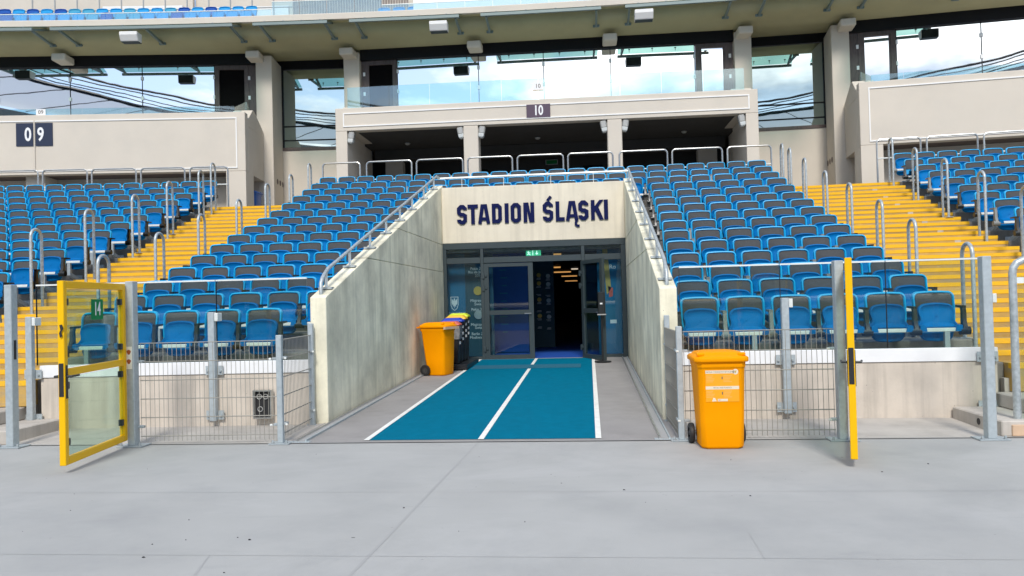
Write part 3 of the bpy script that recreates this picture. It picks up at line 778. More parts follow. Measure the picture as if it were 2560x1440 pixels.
    xs = [-5.95 if not any(d[0] < -5 for d in doors) else mull[0]] + [m for m in mull if abs(m) < 4.5] + [5.95 if not any(d[1] > 5 for d in doors) else mull[-1]]
    for a, b in zip(xs[:-1], xs[1:]):
        B(a+0.012, b-0.012, yg, yg+0.02, 7.12, 9.45).build('window_pane', M['mirror'], t)
    for x in xs:
        m = B(x-0.011, x+0.011, yg-0.012, yg+0.022, 7.12, 9.45).build('mullion', M['black'], t)
        for z in (7.62, 8.35, 9.0):
            B(x-0.04, x+0.04, yg-0.03, yg-0.013, z, z+0.12).build('clip', M['white'], m)
    for a, b, opened in doors:
        d = MB().box(a, a+0.14, yg-0.04, yg+0.06, 7.12, 9.44).box(b-0.14, b, yg-0.04, yg+0.06, 7.12, 9.44).box(a+0.141, b-0.141, yg-0.04, yg+0.06, 9.30, 9.44).build('door', M['brown'], t)
        if opened: B(a+0.141, b-0.141, yg+0.02, yg+0.03, 7.12, 9.30).build('dark_opening', M['void'], d)
        else:
            B(a+0.19, b-0.19, yg+0.0, yg+0.02, 7.2, 9.24).build('pane', M['mirror'], d)
            for q in ((a+0.141,a+0.19),(b-0.19,b-0.141)): B(q[0], q[1], yg-0.02, yg+0.04, 7.12, 9.3).build('stile', M['brown'], d)
        e0, e1 = (b, 5.98) if b > 5 else (-5.98, a)
        jb = B(e0+0.005, e1-0.005, yg-0.03, yg+0.05, 7.12, 9.44).build('side_panel', M['brown'], t)
        xm = a-0.02 if a < -5 else b+0.02
        for z in (7.6, 8.3, 8.95): B(xm-0.035, xm+0.035, yg-0.055, yg-0.031, z, z+0.12).build('clip', M['white'], jb)
    # bearing blocks under the cove
    for x in ((-6.28,-2.15,2.12,6.25) if key == 'M' else ((6.05,-0.05,-4.1) if key == 'L' else (-6.12,2.1,6.1))):
        B(x-0.22, x+0.22, 1.45, 2.05, 9.47, 9.70).build('bearing_block', M['facade'], t, bevel=0.03)
    # balustrade
    zt = 8.02 if key == 'M' else 7.58
    js = (-5.87,-4.58,-3.35,-2.11,-1.19,-0.09,1.1,2.3,3.5,4.7,5.87) if key == 'M' else (-5.18,-3.9,-2.7,-1.4,0.0,1.34,2.52,3.73,4.94,5.87) if key == 'L' else (-5.87,-5.0,-3.9,-2.65,-1.4,0.0,1.3,2.5,3.7,4.9,5.6)
    for a, b in zip(js[:-1], js[1:]):
        B(a+0.008, b-0.008, 0.12, 0.137, 7.372, zt).build('balustrade_pane', M['glass_bal'], t)
    if key != 'M':
        s = 1 if key == 'L' else -1
        p = [(5.85*s,0.16,7.30),(5.85*s,1.35,7.62),(5.85*s,1.35,8.02),(5.85*s,0.16,7.55)]
        MB().extrude(p, (0.016,0,0)).build('balustrade_pane', M['glass_bal'], t)
        q = [(5.85*s,1.37,7.62),(5.85*s,2.0,7.5),(5.85*s,2.0,7.75),(5.85*s,1.37,8.02)]
        MB().extrude(q, (0.016,0,0)).build('balustrade_pane', M['glass_bal'], t)
    return t
fbM = facade_block('M', 'middle facade block with open concourse bays under number 10')
fbL = facade_block('L', 'left facade block with solid parapet numbered 09')
fbR = facade_block('R', 'right facade block with solid unnumbered parapet')

def stair_glazing(ph, label):
    loc, rz = frame_loc(ph, 18.4)
    t = thing('stair_glazing', label, 'window', loc, rz)
    B = lambda *a: MB().box(*a)
    B(-1.75, 1.75, 0, 0.2, ZTOP, 6.80).build('wall', M['facade'], t)
    B(-1.75, 1.75, -0.03, 0.12, 6.802, 6.90).build('sill', M['brown'], t)
    B(-1.75, 1.75, -0.03, 0.12, 9.58, 9.9).build('head', M['black'], t)
    for x in (-1.30, 1.22): B(x, x+0.09, -0.02, 0.1, 6.9, 9.58).build('frame_post', M['black'], t)
    z = 6.9
    for z1 in (7.15, 7.63, 9.58):
        B(-1.21, 1.22, 0.03, 0.05, z+0.012, z1-0.012).build('window_pane', M['mirror_dark'], t)
        if z1 < 9: B(-1.21, 1.22, 0.0, 0.06, z1-0.02, z1+0.02).build('transom', M['black'], t)
        z = z1
stair_glazing(-0.0724, 'tall stair window between the left and middle blocks')
stair_glazing(0.0489, 'tall stair window between the middle and right blocks')

# ------------------------------------------------------------------ upper deck edge: parapet, cove, soffit
def sweep(name, prof, m, p0, p1, n, parent=None, smooth=True):
    mb = MB(); rr = []
    for k in range(n+1):
        ph = p0+(p1-p0)*k/n
        rr.append([pol(ph, v, z) for v, z in prof])
    i0 = 0; w = len(prof)
    for r in rr: mb.v += [tuple(p) for p in r]
    for k in range(n):
        for q in range(w-1): mb.f.append((k*w+q, k*w+q+1, (k+1)*w+q+1, (k+1)*w+q))
    return mb.build(name, m, parent, smooth=smooth)
ud = thing('upper_deck', 'curved beige underside and parapet of the upper deck over the glazing', 'upper deck', (0,0,0))
sweep('parapet', [(16.4,10.44),(15.62,10.44),(15.60,10.42),(15.60,10.25),(15.72,10.249)], M['facade'], -0.22, 0.18, 60, ud)
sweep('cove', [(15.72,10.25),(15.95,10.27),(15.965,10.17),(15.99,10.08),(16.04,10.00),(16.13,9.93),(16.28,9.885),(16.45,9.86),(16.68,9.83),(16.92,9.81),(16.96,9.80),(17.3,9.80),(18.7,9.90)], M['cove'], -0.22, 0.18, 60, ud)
sweep('deck', [(16.4,10.44),(17.2,10.42),(18.5,10.42),(18.5,10.90),(19.2,10.90),(19.2,11.46),(20.0,11.46),(20.0,11.90),(21.5,11.90)], M['terrace'], -0.22, 0.18, 40, ud, smooth=False)

# ------------------------------------------------------------------ entrance doors and the room behind
ent = thing('entrance_front', 'dark grey glazed door front at the end of the blue lanes', 'door front', (-0.83, YD, ZD))
ex = lambda x: x+0.83
def EB(x0, x1, y0, y1, z0, z1): return MB().box(ex(x0), ex(x1), y0, y1, z0-ZD, z1-ZD)
for a, b in ((TWL+0.001,-2.75), (-2.0,-1.93), (0.21,0.285), (1.065,TWR-0.001)):
    EB(a, b, 0.0, 0.12, ZD, 2.615).build('frame_post', M['anthracite'], ent, bevel=0.006)
EB(TWL+0.001, TWR-0.001, 0.0, 0.12, 2.617, 2.75).build('head', M['anthracite'], ent, bevel=0.006)
for a, b in ((-2.749,-2.001), (-1.929,0.209), (0.286,1.064)):
    EB(a, b, 0.005, 0.115, 2.30, 2.43).build('transom', M['anthracite'], ent, bevel=0.006)
    EB(a+0.0, b, 0.05, 0.062, 2.432, 2.615).build('pane', M['glass_door'], ent)
for a, b in ((-2.749,-2.001), (0.286,1.064)):
    EB(a, b, 0.05, 0.062, ZD+0.07, 2.30).build('pane', M['glass_door'], ent)
    EB(a, b, 0.02, 0.1, ZD, ZD+0.068).build('sill', M['anthracite'], ent)
def door_leaf(x, y, rz, hinge_side):
    w, hh = 1.08 if hinge_side < 0 else 1.0, 2.09
    d = bpy.data.objects.new('door_leaf', None); COL.objects.link(d); d.parent = ent; d.empty_display_size = 0.1
    d.location = (ex(x), y, 0.012); d.rotation_euler = (0, 0, rz)
    f = MB().box(0,0.105,-0.03,0.035,0,hh).box(w-0.105,w,-0.03,0.035,0,hh)
    for z0, z1 in ((0,0.085),(0.965,1.06),(hh-0.075,hh)): f.box(0.106,w-0.106,-0.03,0.035,z0,z1)
    f.build('stile', M['anthracite'], d)
    for z0, z1 in ((0.085,0.965),(1.06,hh-0.075)): MB().box(0.105,w-0.105,0.0,0.012,z0,z1).build('pane', M['glass_door'], d)
    for z in (0.22,1.55,1.82):
        MB().box(-0.04,0.02,-0.065,-0.031,z-0.06,z+0.06).box(0.022,0.07,-0.055,-0.031,z-0.02,z+0.03).build('hinge', M['anthracite'], d, bevel=0.006)
    MB().tube([(w-0.06,-0.031,0.98),(w-0.06,-0.08,0.98),(w-0.2,-0.08,0.98)],0.012,6).build('handle', M['steel'], d, smooth=True)
    return d
door_leaf(-1.93, 0.04, 0.0, -1)
door_leaf(0.215, 0.0, math.radians(-64), 1)
# room
rm = struct_empty('entrance_hall')
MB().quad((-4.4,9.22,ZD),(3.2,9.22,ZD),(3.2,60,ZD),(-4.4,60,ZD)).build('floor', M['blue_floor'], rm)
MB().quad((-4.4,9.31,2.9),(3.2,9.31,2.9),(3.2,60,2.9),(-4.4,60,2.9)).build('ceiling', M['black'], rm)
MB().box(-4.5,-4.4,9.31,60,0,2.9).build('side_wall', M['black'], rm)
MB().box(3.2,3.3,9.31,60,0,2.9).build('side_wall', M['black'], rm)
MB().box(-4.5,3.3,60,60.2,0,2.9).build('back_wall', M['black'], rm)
for i, (x, y, w, m) in enumerate(((-0.72,15.8,0.55,'strip_warm'),(-1.10,25.2,0.6,'strip_warm'),(-0.95,31.0,0.9,'strip_warm'),(-0.75,38.0,0.9,'strip_warm'),(-2.6,27.0,0.6,'strip_warm'),(-0.25,27.5,0.3,'strip_white'),(-0.9,50.0,0.9,'strip_warm'))):
    l = thing('strip_lamp', ['lit warm ceiling strip lamp just behind the transom glass','highest lit warm strip lamp in the dark doorway','second lit warm strip lamp down in the dark doorway','third lit warm strip lamp down in the dark doorway',
              'lit strip lamp seen through the left door leaf','short white strip lamp right of the warm ones in the doorway','farthest and lowest lit strip lamp in the dark doorway'][i], 'ceiling lamp', (x, y, 2.86), 0, 'strip lamps in the hall')
    MB().box(-w/2-0.02,w/2+0.02,-0.05,0.05,0.0,0.04).build('housing', M['black'], l)
    MB().box(-w/2,w/2,-0.035,0.035,-0.055,-0.001).build('diffuser', M[m], l)
# printed boards behind the side panes
bd = thing('display_board', 'blue and black printed board with medals behind the left glass panel', 'display board', (-2.4, 9.55, ZD))
MB().box(-0.45,-0.02,0,0.03,0.05,2.5).build('panel', M['banner_blue'], bd)
MB().box(-0.018,0.62,-0.001,0.03,0.05,2.5).build('panel', M['banner_dark'], bd)
for z, m in ((1.52,'gold'),(0.98,'silver')):
    d = MB().lathe([(0,-0.012),(0.075,-0.012),(0.082,-0.018),(0.096,-0.018),(0.10,0.0)], 24, 'y', (0.27,-0.002,z)).build('medal', M[m], bd, smooth=True)
for tx, z in (('Pekin 2015',2.02),('Rio de Janeiro',1.94),('2016',1.86),('Mistrzostwa',1.30),('Świata',1.22),('Pekin 2015',1.10),('Mistrzostwa',0.76),('Świata',0.69),('Berlin 2018',0.55),('Moskwa 2013',0.47)):
    text('print', tx, 0.085, M['white'], (0.29,-0.004,z), bd, xs=0.95)
text('print', 'Województwo', 0.105, M['white'], (-0.235,-0.004,1.02), bd, bold=0.001, xs=0.66)
text('print', 'Śląskie', 0.105, M['white'], (-0.30,-0.004,0.90), bd, bold=0.001, xs=0.66)
# shield with a spread eagle
sh = [(-0.09,0.16),(0.09,0.16),(0.09,-0.03),(0.06,-0.11),(0,-0.16),(-0.06,-0.11),(-0.09,-0.03)]
si = inset(sh, 0.014)
cb = MB()
for k in range(7):
    k2 = (k+1) % 7
    cb.hexa([(p[0],0,p[1]) for p in (sh[k],sh[k2],si[k2],si[k])]+[(p[0],-0.004,p[1]) for p in (sh[k],sh[k2],si[k2],si[k])])
eagle = [(0,0.13),(0.018,0.105),(0.012,0.07),(0.04,0.085),(0.062,0.12),(0.066,0.03),(0.055,-0.03),(0.035,-0.005),(0.03,-0.07),(0.012,-0.04),(0,-0.11),(-0.012,-0.04),(-0.03,-0.07),(-0.035,-0.005),(-0.055,-0.03),(-0.066,0.03),(-0.062,0.12),(-0.04,0.085),(-0.012,0.07),(-0.018,0.105)]
for k in range(1, len(eagle)-1): pass
cb.extrude([(x,0,z) for x, z in eagle], (0,-0.004,0))
o = cb.build('crest', M['white'], bd); o.location = (-0.27,-0.002,1.24)
bd2 = thing('display_board', 'blue printed board with a player figure behind the right glass panel', 'display board', (0.83, 9.55, ZD))
MB().box(-0.28,0.36,0,0.03,0.05,2.5).build('panel', M['banner_blue'], bd2)
MB().extrude([(-0.16,-0.003,2.4),(-0.05,-0.003,2.4),(0.02,-0.003,1.5),(-0.08,-0.003,1.35)], (0,0.002,0)).build('print', M['gold'], bd2)
MB().extrude([(-0.05,-0.003,1.55),(0.06,-0.003,1.5),(0.05,-0.003,1.32),(-0.03,-0.003,1.3)], (0,0.002,0)).build('print', M['lid_red'], bd2)
MB().box(-0.02,0.12,-0.004,-0.001,0.72,0.80).build('print', M['white'], bd2)
text('print', 'Ro', 0.13, M['white'], (0.06,-0.005,1.97), bd2, bold=0.002)
text('print', 'S', 0.17, M['white'], (0.28,-0.005,0.93), bd2, bold=0.004)
b4 = thing('display_board', 'added deep blue board standing in for bluish reflection in closed left door leaf', 'display board', (-1.75, 11.2, ZD))  # added board, its blue imitates the reflection in the door glass
MB().box(-0.42,0.62,0,0.05,0.02,2.6).build('panel', M['blue_reflection'], b4)
for k in range(9): MB().box(-0.02-0.03*(k%3),0.10+0.02*(k%2),-0.004,-0.001,0.5+0.19*k,0.53+0.19*k).build('print', M['banner_blue'], b4)
b3 = thing('display_column', 'dark display column with medals and white lines inside the doorway', 'display column', (-1.0, 13.2, ZD))
MB().box(-0.5,0.42,0,0.3,0,2.6).build('panel', M['banner_dark'], b3)
for q in range(7):
    for x, m in ((0.02,'gold'),(0.27,'silver')):
        z = 1.95-0.22*q-(0.03 if x > 0.1 else 0)
        if q in (0,1,3,5): MB().lathe([(0,-0.01),(0.055,-0.01),(0.06,0.0)], 16, 'y', (x,-0.001,z)).build('medal', M[m], b3)
        for k in range(2): MB().box(x-0.05-0.015*((q+k)%3),x+0.05,-0.004,-0.001,z-0.085-0.03*k,z-0.072-0.03*k).build('print', M['white'], b3)
xs_ = tag(MB().box(-0.165,0.165,0,0.03,-0.06,0.06).build('exit_sign', M['exit']), 'green lit exit sign behind the transom glass above the doors', 'exit sign'); xs_.location = (-0.835, YD+0.13, 2.50)
def exit_marks(par, s):
    r = MB(); r.extrude([(x*s,0,z*s) for x, z in ((-0.12,0.04),(-0.10,0.04),(-0.095,0.02),(-0.06,0.005),(-0.065,-0.005),(-0.095,0.004),(-0.085,-0.018),(-0.06,-0.045),(-0.075,-0.05),(-0.10,-0.025),(-0.135,-0.045),(-0.14,-0.035),(-0.108,-0.01),(-0.118,0.012),(-0.135,-0.004),(-0.14,0.004),(-0.12,0.03))], (0,-0.003,0)).build('figure', M['exit_white'], par).location = (0,-0.002,0)
    MB().box(-0.02*s,-0.005*s,-0.004,-0.001,-0.055*s,0.055*s).build('divider', M['exit_white'], par)
    MB().extrude([(x*s,0,z*s) for x, z in ((0.065,0.045),(0.085,0.045),(0.085,-0.005),(0.11,-0.005),(0.075,-0.045),(0.04,-0.005),(0.065,-0.005))], (0,-0.003,0)).build('arrow', M['exit_white'], par).location = (0,-0.002,0)
exit_marks(xs_, 1.0)
# hand gel dispenser on its stand
ds = thing('dispenser_stand', 'black stand with grey dispenser head before the open door leaf', 'dispenser', (0.60, 8.02, SLOPE*8.0+0.01))
MB().lathe([(0,0.0),(0.17,0.0),(0.17,0.02),(0.03,0.035),(0,0.035)], 20, 'z').build('base', M['rubber'], ds, smooth=True)
MB().tube([(0,0,0.03),(0,0,1.1)],0.018,8).build('pole', M['rubber'], ds, smooth=True)
MB().box(-0.07,0.07,-0.06,0.05,0.98,1.42).build('dispenser_head', M['arm'], ds, bevel=0.015)
MB().box(-0.03,0.02,-0.075,-0.061,1.17,1.2).build('nozzle', M['white'], ds)
MB().box(-0.09,0.09,-0.11,0.06,0.95,0.975).build('drip_tray', M['lamp_grey'], ds, bevel=0.005)

# ------------------------------------------------------------------ seats
def seat_ring(pts): return pts
def back_outline():
    r = [(-0.212,0.40),(0.212,0.40),(0.226,0.50),(0.234,0.62),(0.236,0.735)]
    r += arc_pts(0.236-0.07,0.745,0.07,0,80,4)
    r += [(0.09,0.8195),(0,0.8215),(-0.09,0.8195)]
    r += [(-x,z) for x, z in arc_pts(0.236-0.07,0.745,0.07,0,80,4)][::-1]
    r += [(-0.236,0.735),(-0.234,0.62),(-0.226,0.50)]
    return r
def panel(outline, rings, lean, bend=0.0, z0=0.82):
    rr = []
    for d, y in rings:
        q = inset(outline, d) if d else outline
        rr.append([(x, y-(z0-z)*lean+bend*x*x, z) for x, z in q])
    return MB().rings(rr)
LEAN = 0.16
me_back = panel(back_outline(), [(0,0.03),(0,0.0),(0.006,-0.014),(0.019,-0.016),(0.027,-0.004),(0.030,0.010)], LEAN).mesh('backrest', M['seat_sky_sheen'], True)
pad_o = [(-0.2,0.56),(0.2,0.56),(0.204,0.70)]+arc_pts(0.204-0.055,0.732,0.055,0,85,4)+[(0.07,0.789),(0,0.790),(-0.07,0.789)]+[(-x,z) for x, z in arc_pts(0.204-0.055,0.732,0.055,0,85,4)][::-1]+[(-0.204,0.70)]
me_pad = panel(pad_o, [(0,0.0095),(0,0.002),(0.008,-0.004)], LEAN).mesh('back_pad', M['pad'], True)
def pan_mesh():
    r = [(-0.165,0.385),(0.165,0.385),(0.215,0.385),(0.222,0.43),(0.190,0.475),(0.192,0.51),(0.206,0.56)]
    r += arc_pts(0.206-0.095,0.575,0.095,0,82,5)
    r += [(0.06,0.677),(0,0.680),(-0.06,0.677)]
    r += [(-x,z) for x, z in arc_pts(0.206-0.095,0.575,0.095,0,82,5)][::-1]
    r += [(-0.206,0.56),(-0.192,0.51),(-0.190,0.475),(-0.222,0.43),(-0.215,0.385)]
    mb = panel(r, [(0,-0.045),(0,-0.066),(0.006,-0.082),(0.016,-0.085),(0.028,-0.072),(0.046,-0.056),(0.075,-0.05)], 0.22, 0.25, 0.68)
    b = [(-0.19,0.384),(0.19,0.384),(0.19,0.33)]+arc_pts(0.10,0.315,0.085,-5,-85,4)+[(0,0.222)]+[(-x,z) for x, z in arc_pts(0.10,0.315,0.085,-5,-85,4)][::-1]+[(-0.19,0.33)]
    # underside of the folded seat, hanging behind the beam
    m2 = panel(b[::-1], [(0,-0.05),(0,-0.085),(0.012,-0.10),(0.03,-0.105)], 0.10, 0.2, 0.38)
    i = len(mb.v); mb.v += m2.v; mb.f += [tuple(i+k for k in f) for f in m2.f]
    for x, z in ((-0.13,0.60),(0,0.632),(0.13,0.60),(0,0.52)):           # screw heads
        yy = -0.052-(0.68-z)*0.22+0.25*x*x
        mb.lathe([(0,-0.006),(0.006,-0.004),(0.007,0.004)], 6, 'y', (x,yy,z))
    return mb.mesh('seat_pan', M['seat_pan'], True)
me_pan = pan_mesh()
def arm_mesh(m):
    mb = MB()
    def bar(p, w, d):
        rr = []
        for (y, z), dd in zip(p, d): rr.append([(-w,y-dd,z),(w,y-dd,z),(w,y+dd,z),(-w,y+dd,z)])
        mb.rings(rr)
    bar([(-0.185,0.325),(-0.185,0.37),(-0.165,0.46),(-0.165,0.575),(-0.15,0.625)], 0.022, [0.035,0.05,0.034,0.028,0.030])
    mb.hexa([(-0.024,-0.185,0.612),(0.024,-0.185,0.612),(0.022,0.03,0.622),(-0.022,0.03,0.622),(-0.024,-0.185,0.642),(0.024,-0.185,0.642),(0.022,0.03,0.645),(-0.022,0.03,0.645)])
    mb.lathe([(0,-0.055),(0.05,-0.055),(0.05,0.055),(0,0.055)], 10, 'x', (0,-0.19,0.35))
    return mb.mesh('armrest', m, True)
me_arm = arm_mesh(M['arm']); me_arm_g = arm_mesh(M['arm_grey'])
me_hinges = [MB().extrude([(s*x,-0.235,z) for x, z in ((0.155,0.345),(0.232,0.345),(0.232,0.415),(0.20,0.425),(0.165,0.40))], (0,0.09,0)).mesh('hinge_bracket', M['seat_pan']) for s in (-1, 1)]

seat_list = []
def plan_seats():
    for k in range(15):
        v = YK[k]; pt = 0.545 if k < 3 else (0.535 if k < 6 else 0.527)
        dp = pt/(RB+v)
        full = k >= 12
        if full:
            n = int(round((PH_MR-PH_ML)/dp)); dpf = (PH_MR-PH_ML)/n
            for i in range(n+1): seat_list.append((k, PH_ML+dpf*i, 'C', i+1, n+1))
        else:
            i = 0
            while pol(PH_ML+dp*i, v)[0] < TL-0.265: seat_list.append((k, PH_ML+dp*i, 'CL', i+1, 0)); i += 1
            i = 0
            while pol(PH_MR-dp*i, v)[0] > TR_+0.265: seat_list.append((k, PH_MR-dp*i, 'CR', i+1, 0)); i += 1
        for i in range(20): seat_list.append((k, PH_L-dp*i, 'L', i+1, 0))
        for i in range(16): seat_list.append((k, PH_R+dp*i, 'R', i+1, 0))
plan_seats()
def in_view(p, mx=45, my=30):
    x, y = project(p); return -mx < x < 2560+mx and -my < y < 1440+my
seats = [q for q in seat_list if in_view(pol(q[1], YK[q[0]], TREAD[q[0]]+0.6))]
# row 13 over the tunnel only peeks over the portal: hidden parts of it are not built beyond that
def seat_label(k, sec, i, n):
    row = ORD[k+1]
    if sec == 'CL': return f'blue folding seat, {row} row up, {ORD[i]} seat right of the left yellow stairs'
    if sec == 'CR': return f'blue folding seat, {row} row up, {ORD[i]} seat left of the right yellow stairs'
    if sec == 'C': return f'blue folding seat, {row} row up above the tunnel, {ORD[i]} from the left yellow stairs'
    if sec == 'L': return f'blue folding seat of the left block, {row} row up, {ORD[i]} from the stairs'
    return f'blue folding seat of the right block, {row} row up, {ORD[i]} from the stairs'
# largest 300 as things, the farthest few as one mass
def cam_dist(q): return (Vector(pol(q[1], YK[q[0]], TREAD[q[0]]+0.6))-CAM).length
seats.sort(key=cam_dist)
rest = seats[300:]; seats = seats[:300]
open_seat = None
rnd = random.Random(3)
for n_, (k, ph, sec, i, n) in enumerate(seats):
    loc = pol(ph, YK[k], TREAD[k])
    t = thing('stadium_seat', seat_label(k, sec, i, n), 'seat', loc, -ph+rnd.uniform(-0.008, 0.008), 'folding seats in the stand')
    far = cam_dist((k, ph)) > 17.5
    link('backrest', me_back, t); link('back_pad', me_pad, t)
    sp = link('seat_pan', me_pan, t); an_ = rnd.uniform(-0.03, 0.035)
    if sec == 'R' and k == 13 and i == 1:
        an_ = 1.25; sp.location = Vector((0,-0.1,0.385))-Matrix.Rotation(an_, 3, 'X') @ Vector((0,-0.1,0.385))
    sp.rotation_euler = (an_, 0, 0)
    if not far:
        for mh in me_hinges: link('hinge_bracket', mh, t)
    half = 0.268
    a = link('armrest', me_arm_g if (rnd.random() < 0.35 and sec in ('C','CR','R')) else me_arm, t); a.location = (half if sec in ('CL','L','C') else -half, 0, 0)
    if i == 1:
        a2 = link('armrest', me_arm, t); a2.location = (-half if sec in ('CL','C') else half, 0, 0)
if rest:
    mb_r = bmesh.new()
    for k, ph, sec, i, n in rest:
        T = Matrix.Translation(pol(ph, YK[k], TREAD[k])) @ Matrix.Rotation(-ph, 4, 'Z')
        for idx, me in enumerate((me_back, me_pad, me_pan, me_arm)):
            tmp = me.copy(); tmp.transform(T if idx < 3 else T @ Matrix.Translation((0.268,0,0)))
            n0 = len(mb_r.faces); mb_r.from_mesh(tmp); mb_r.faces.ensure_lookup_table()
            for f in mb_r.faces[n0:]: f.material_index = idx
            bpy.data.meshes.remove(tmp)
    me = bpy.data.meshes.new('stadium_seats'); mb_r.to_mesh(me); mb_r.free()
    for m in ('seat_sky_sheen','pad','seat_pan','arm'): me.materials.append(M[m])
    o = tag(link('stadium_seats', me), 'farthest blue folding seats along the outer ends of the top rows', 'seats', 'folding seats in the stand'); o['kind'] = 'stuff'

# beams that carry each row, with their brackets
leg_me = MB().box(-0.028,0.028,-0.215,-0.165,0.17,0.34).hexa([(-0.028,-0.215,0.11),(0.028,-0.215,0.11),(0.028,-0.165,0.17),(-0.028,-0.165,0.17),(-0.028,-0.215,0.17),(0.028,-0.215,0.17),(0.028,-0.165,0.169),(-0.028,-0.165,0.169)]) \
    .hexa([(-0.028,-0.215,0.11),(0.028,-0.215,0.11),(0.028,0.12,-0.02),(-0.028,0.12,-0.02),(-0.028,-0.2,0.17),(0.028,-0.2,0.17),(0.028,0.12,0.06),(-0.028,0.12,0.06)]).box(-0.07,0.07,0.12,0.135,-0.03,0.12).mesh('bracket', M['post'])
rows = {}
for q in seat_list:
    if in_view(pol(q[1], YK[q[0]], TREAD[q[0]]+0.4), 140, 60): rows.setdefault((q[0], q[2]), []).append(q)
SECN = {'CL': 'between the left stairs and the tunnel', 'CR': 'between the tunnel and the right stairs', 'C': 'above the tunnel', 'L': 'in the left block', 'R': 'in the right block'}
for (k, sec), qs in sorted(rows.items()):
    phs = sorted(q[1] for q in qs); p0, p1 = phs[0]-0.0018, phs[-1]+0.0018
    pm = (p0+p1)/2; c = pol(pm, YK[k], TREAD[k])
    t = thing('seat_beam', f'pale metal beam under the {ORD[k+1]} row of seats {SECN[sec]}', 'seat beam', c, -pm, 'beams carrying the seat rows')
    inv = Matrix.Translation(c) @ Matrix.Rotation(-pm, 4, 'Z'); inv.invert()
    mb = arc_block(p0, p1, YK[k]-0.215, YK[k]-0.165, TREAD[k]+0.34, TREAD[k]+0.385, 4)
    mb.v = [tuple(inv @ Vector(p)) for p in mb.v]; mb.build('beam', M['alu'], t, bevel=0.006)
    for j, ph in enumerate(phs):
        first = (j == len(phs)-1) if sec in ('L',) else (j == 0 if sec in ('R','CL','C') else j == len(phs)-1)
        if first or (j % 2 == 1 and k < 4):
            l = link('bracket', leg_me, t); l.location = inv @ Vector(pol(ph+(0.0006 if sec in ('CR','R') else -0.0006), YK[k], TREAD[k])); l.rotation_euler = (0, 0, -(ph-pm))

# ------------------------------------------------------------------ tube railings
def ubend(p0, p1, up, r, n=5):
    """inverted U from p0 to p1 (feet) with rounded corners; up = height of the crown above each foot"""
    a, b = Vector(p0), Vector(p1); A, Bq = a+Vector((0,0,up[0])), b+Vector((0,0,up[1]))
    d = (Bq-A); L = d.length; d.normalize(); pts = [a, A-Vector((0,0,r))]
    for k in range(1, n+1):
        t = math.pi/2*k/n; pts.append(A+d*(r*(1-math.cos(t)))-Vector((0,0,r*(1-math.sin(t)))))
    for k in range(n+1):
        t = math.pi/2*k/n; pts.append(Bq-d*(r*(1-math.sin(t)))-Vector((0,0,r*(1-math.cos(t)))))
    pts.append(b); return pts
def stair_z(v):
    z = TREAD[0]
    for k in range(15):
        if v >= FRONT[k]: z = TREAD[k]
        if k < 14 and v >= FRONT[k]+0.4: z = (TREAD[k]+TREAD[k+1])/2
    return z
HOOPS = [(-0.0815, 'on the outer side of the left yellow stairs', (4.56,6.16,7.91,9.51,11.27,12.05), (2.84,3.35,3.86,4.38,4.93,5.25)),
         (-0.0640, 'on the tunnel side of the left yellow stairs', (2.98,4.68,6.33,8.20,9.98,11.77,13.45), (2.26,2.73,3.22,3.74,4.34,4.84,5.42)),
         (0.0388, 'on the tunnel side of the right yellow stairs', (2.16,3.94,5.33,6.97,8.62,10.35,11.84,12.72), (2.01,2.48,2.93,3.44,3.93,4.50,5.01,5.29)),
         (0.0592, 'on the outer side of the right yellow stairs', (5.7,7.31,9.0,10.68,12.32), (3.10,3.60,4.12,4.66,5.21))]
for ph, where, vs, zs in HOOPS:
    for i, (v, ztp) in enumerate(zip(vs, zs)):
        f0, f1 = pol(ph, v-0.145, stair_z(v-0.145)), pol(ph, v+0.145, stair_z(v+0.145))
        t = thing('stair_hoop', f'galvanised tube hoop {where}, {ORD[i+1]} from the bottom', 'handrail', f0, 0, 'tube hoops on the yellow stairs')
        o = Vector(f0)
        pts = [Vector(p)-o for p in ubend(f0, f1, (ztp-f0[2], ztp-f1[2]), 0.14, 7)]
        MB().tube(pts, 0.024, 10).build('tube', M['galv'], t, smooth=True)
        for p in (pts[0], pts[-1]):
            MB().box(p.x-0.07,p.x+0.07,p.y-0.05,p.y+0.05,p.z,p.z+0.012).build('foot_plate', M['galv'], t)

RAILS = [('M', 'behind the top row of the middle block', ((-6.20,-5.12),(-4.93,-3.64),(-3.50,-2.19),(-2.05,-0.80),(-0.66,0.61),(0.74,1.97),(2.15,3.45),(3.58,4.92),(5.06,6.22))),
         ('L', 'under the parapet numbered 09', ((-1.9,-0.62),(-0.48,0.80),(0.93,2.16),(2.29,3.52),(3.66,4.88),(5.03,6.09))),
         ('R', 'under the right parapet panel', ((-6.1,-5.03),(-4.88,-3.67),(-3.52,-2.30),(-2.15,-0.9)))]
for key, where, prs in RAILS:
    o0, t_, n_ = Vector((X0,-RB,0)), Vector((math.cos(FR[key]),-math.sin(FR[key]),0)), Vector((math.sin(FR[key]),math.cos(FR[key]),0))
    W_ = lambda u, z: o0+t_*u+n_*(RB+13.70)+Vector((0,0,z))
    for i, (a, b) in enumerate(prs):
        f0, f1 = W_(a, ZTOP), W_(b, ZTOP)
        t = thing('rear_railing', f'low tube railing {where}, {ORD[i+1]} from the left', 'railing', f0, 0, 'tube railings behind the top row')
        pts = [p-f0 for p in ubend(f0, f1, (1.33,1.33), 0.10, 5)]
        MB().tube(pts, 0.024, 8).build('tube', M['steel'], t, smooth=True)
        MB().tube([W_(a,ZTOP+0.83)-f0, W_(b,ZTOP+0.83)-f0], 0.018, 6).build('mid_rail', M['alu'], t, smooth=True)

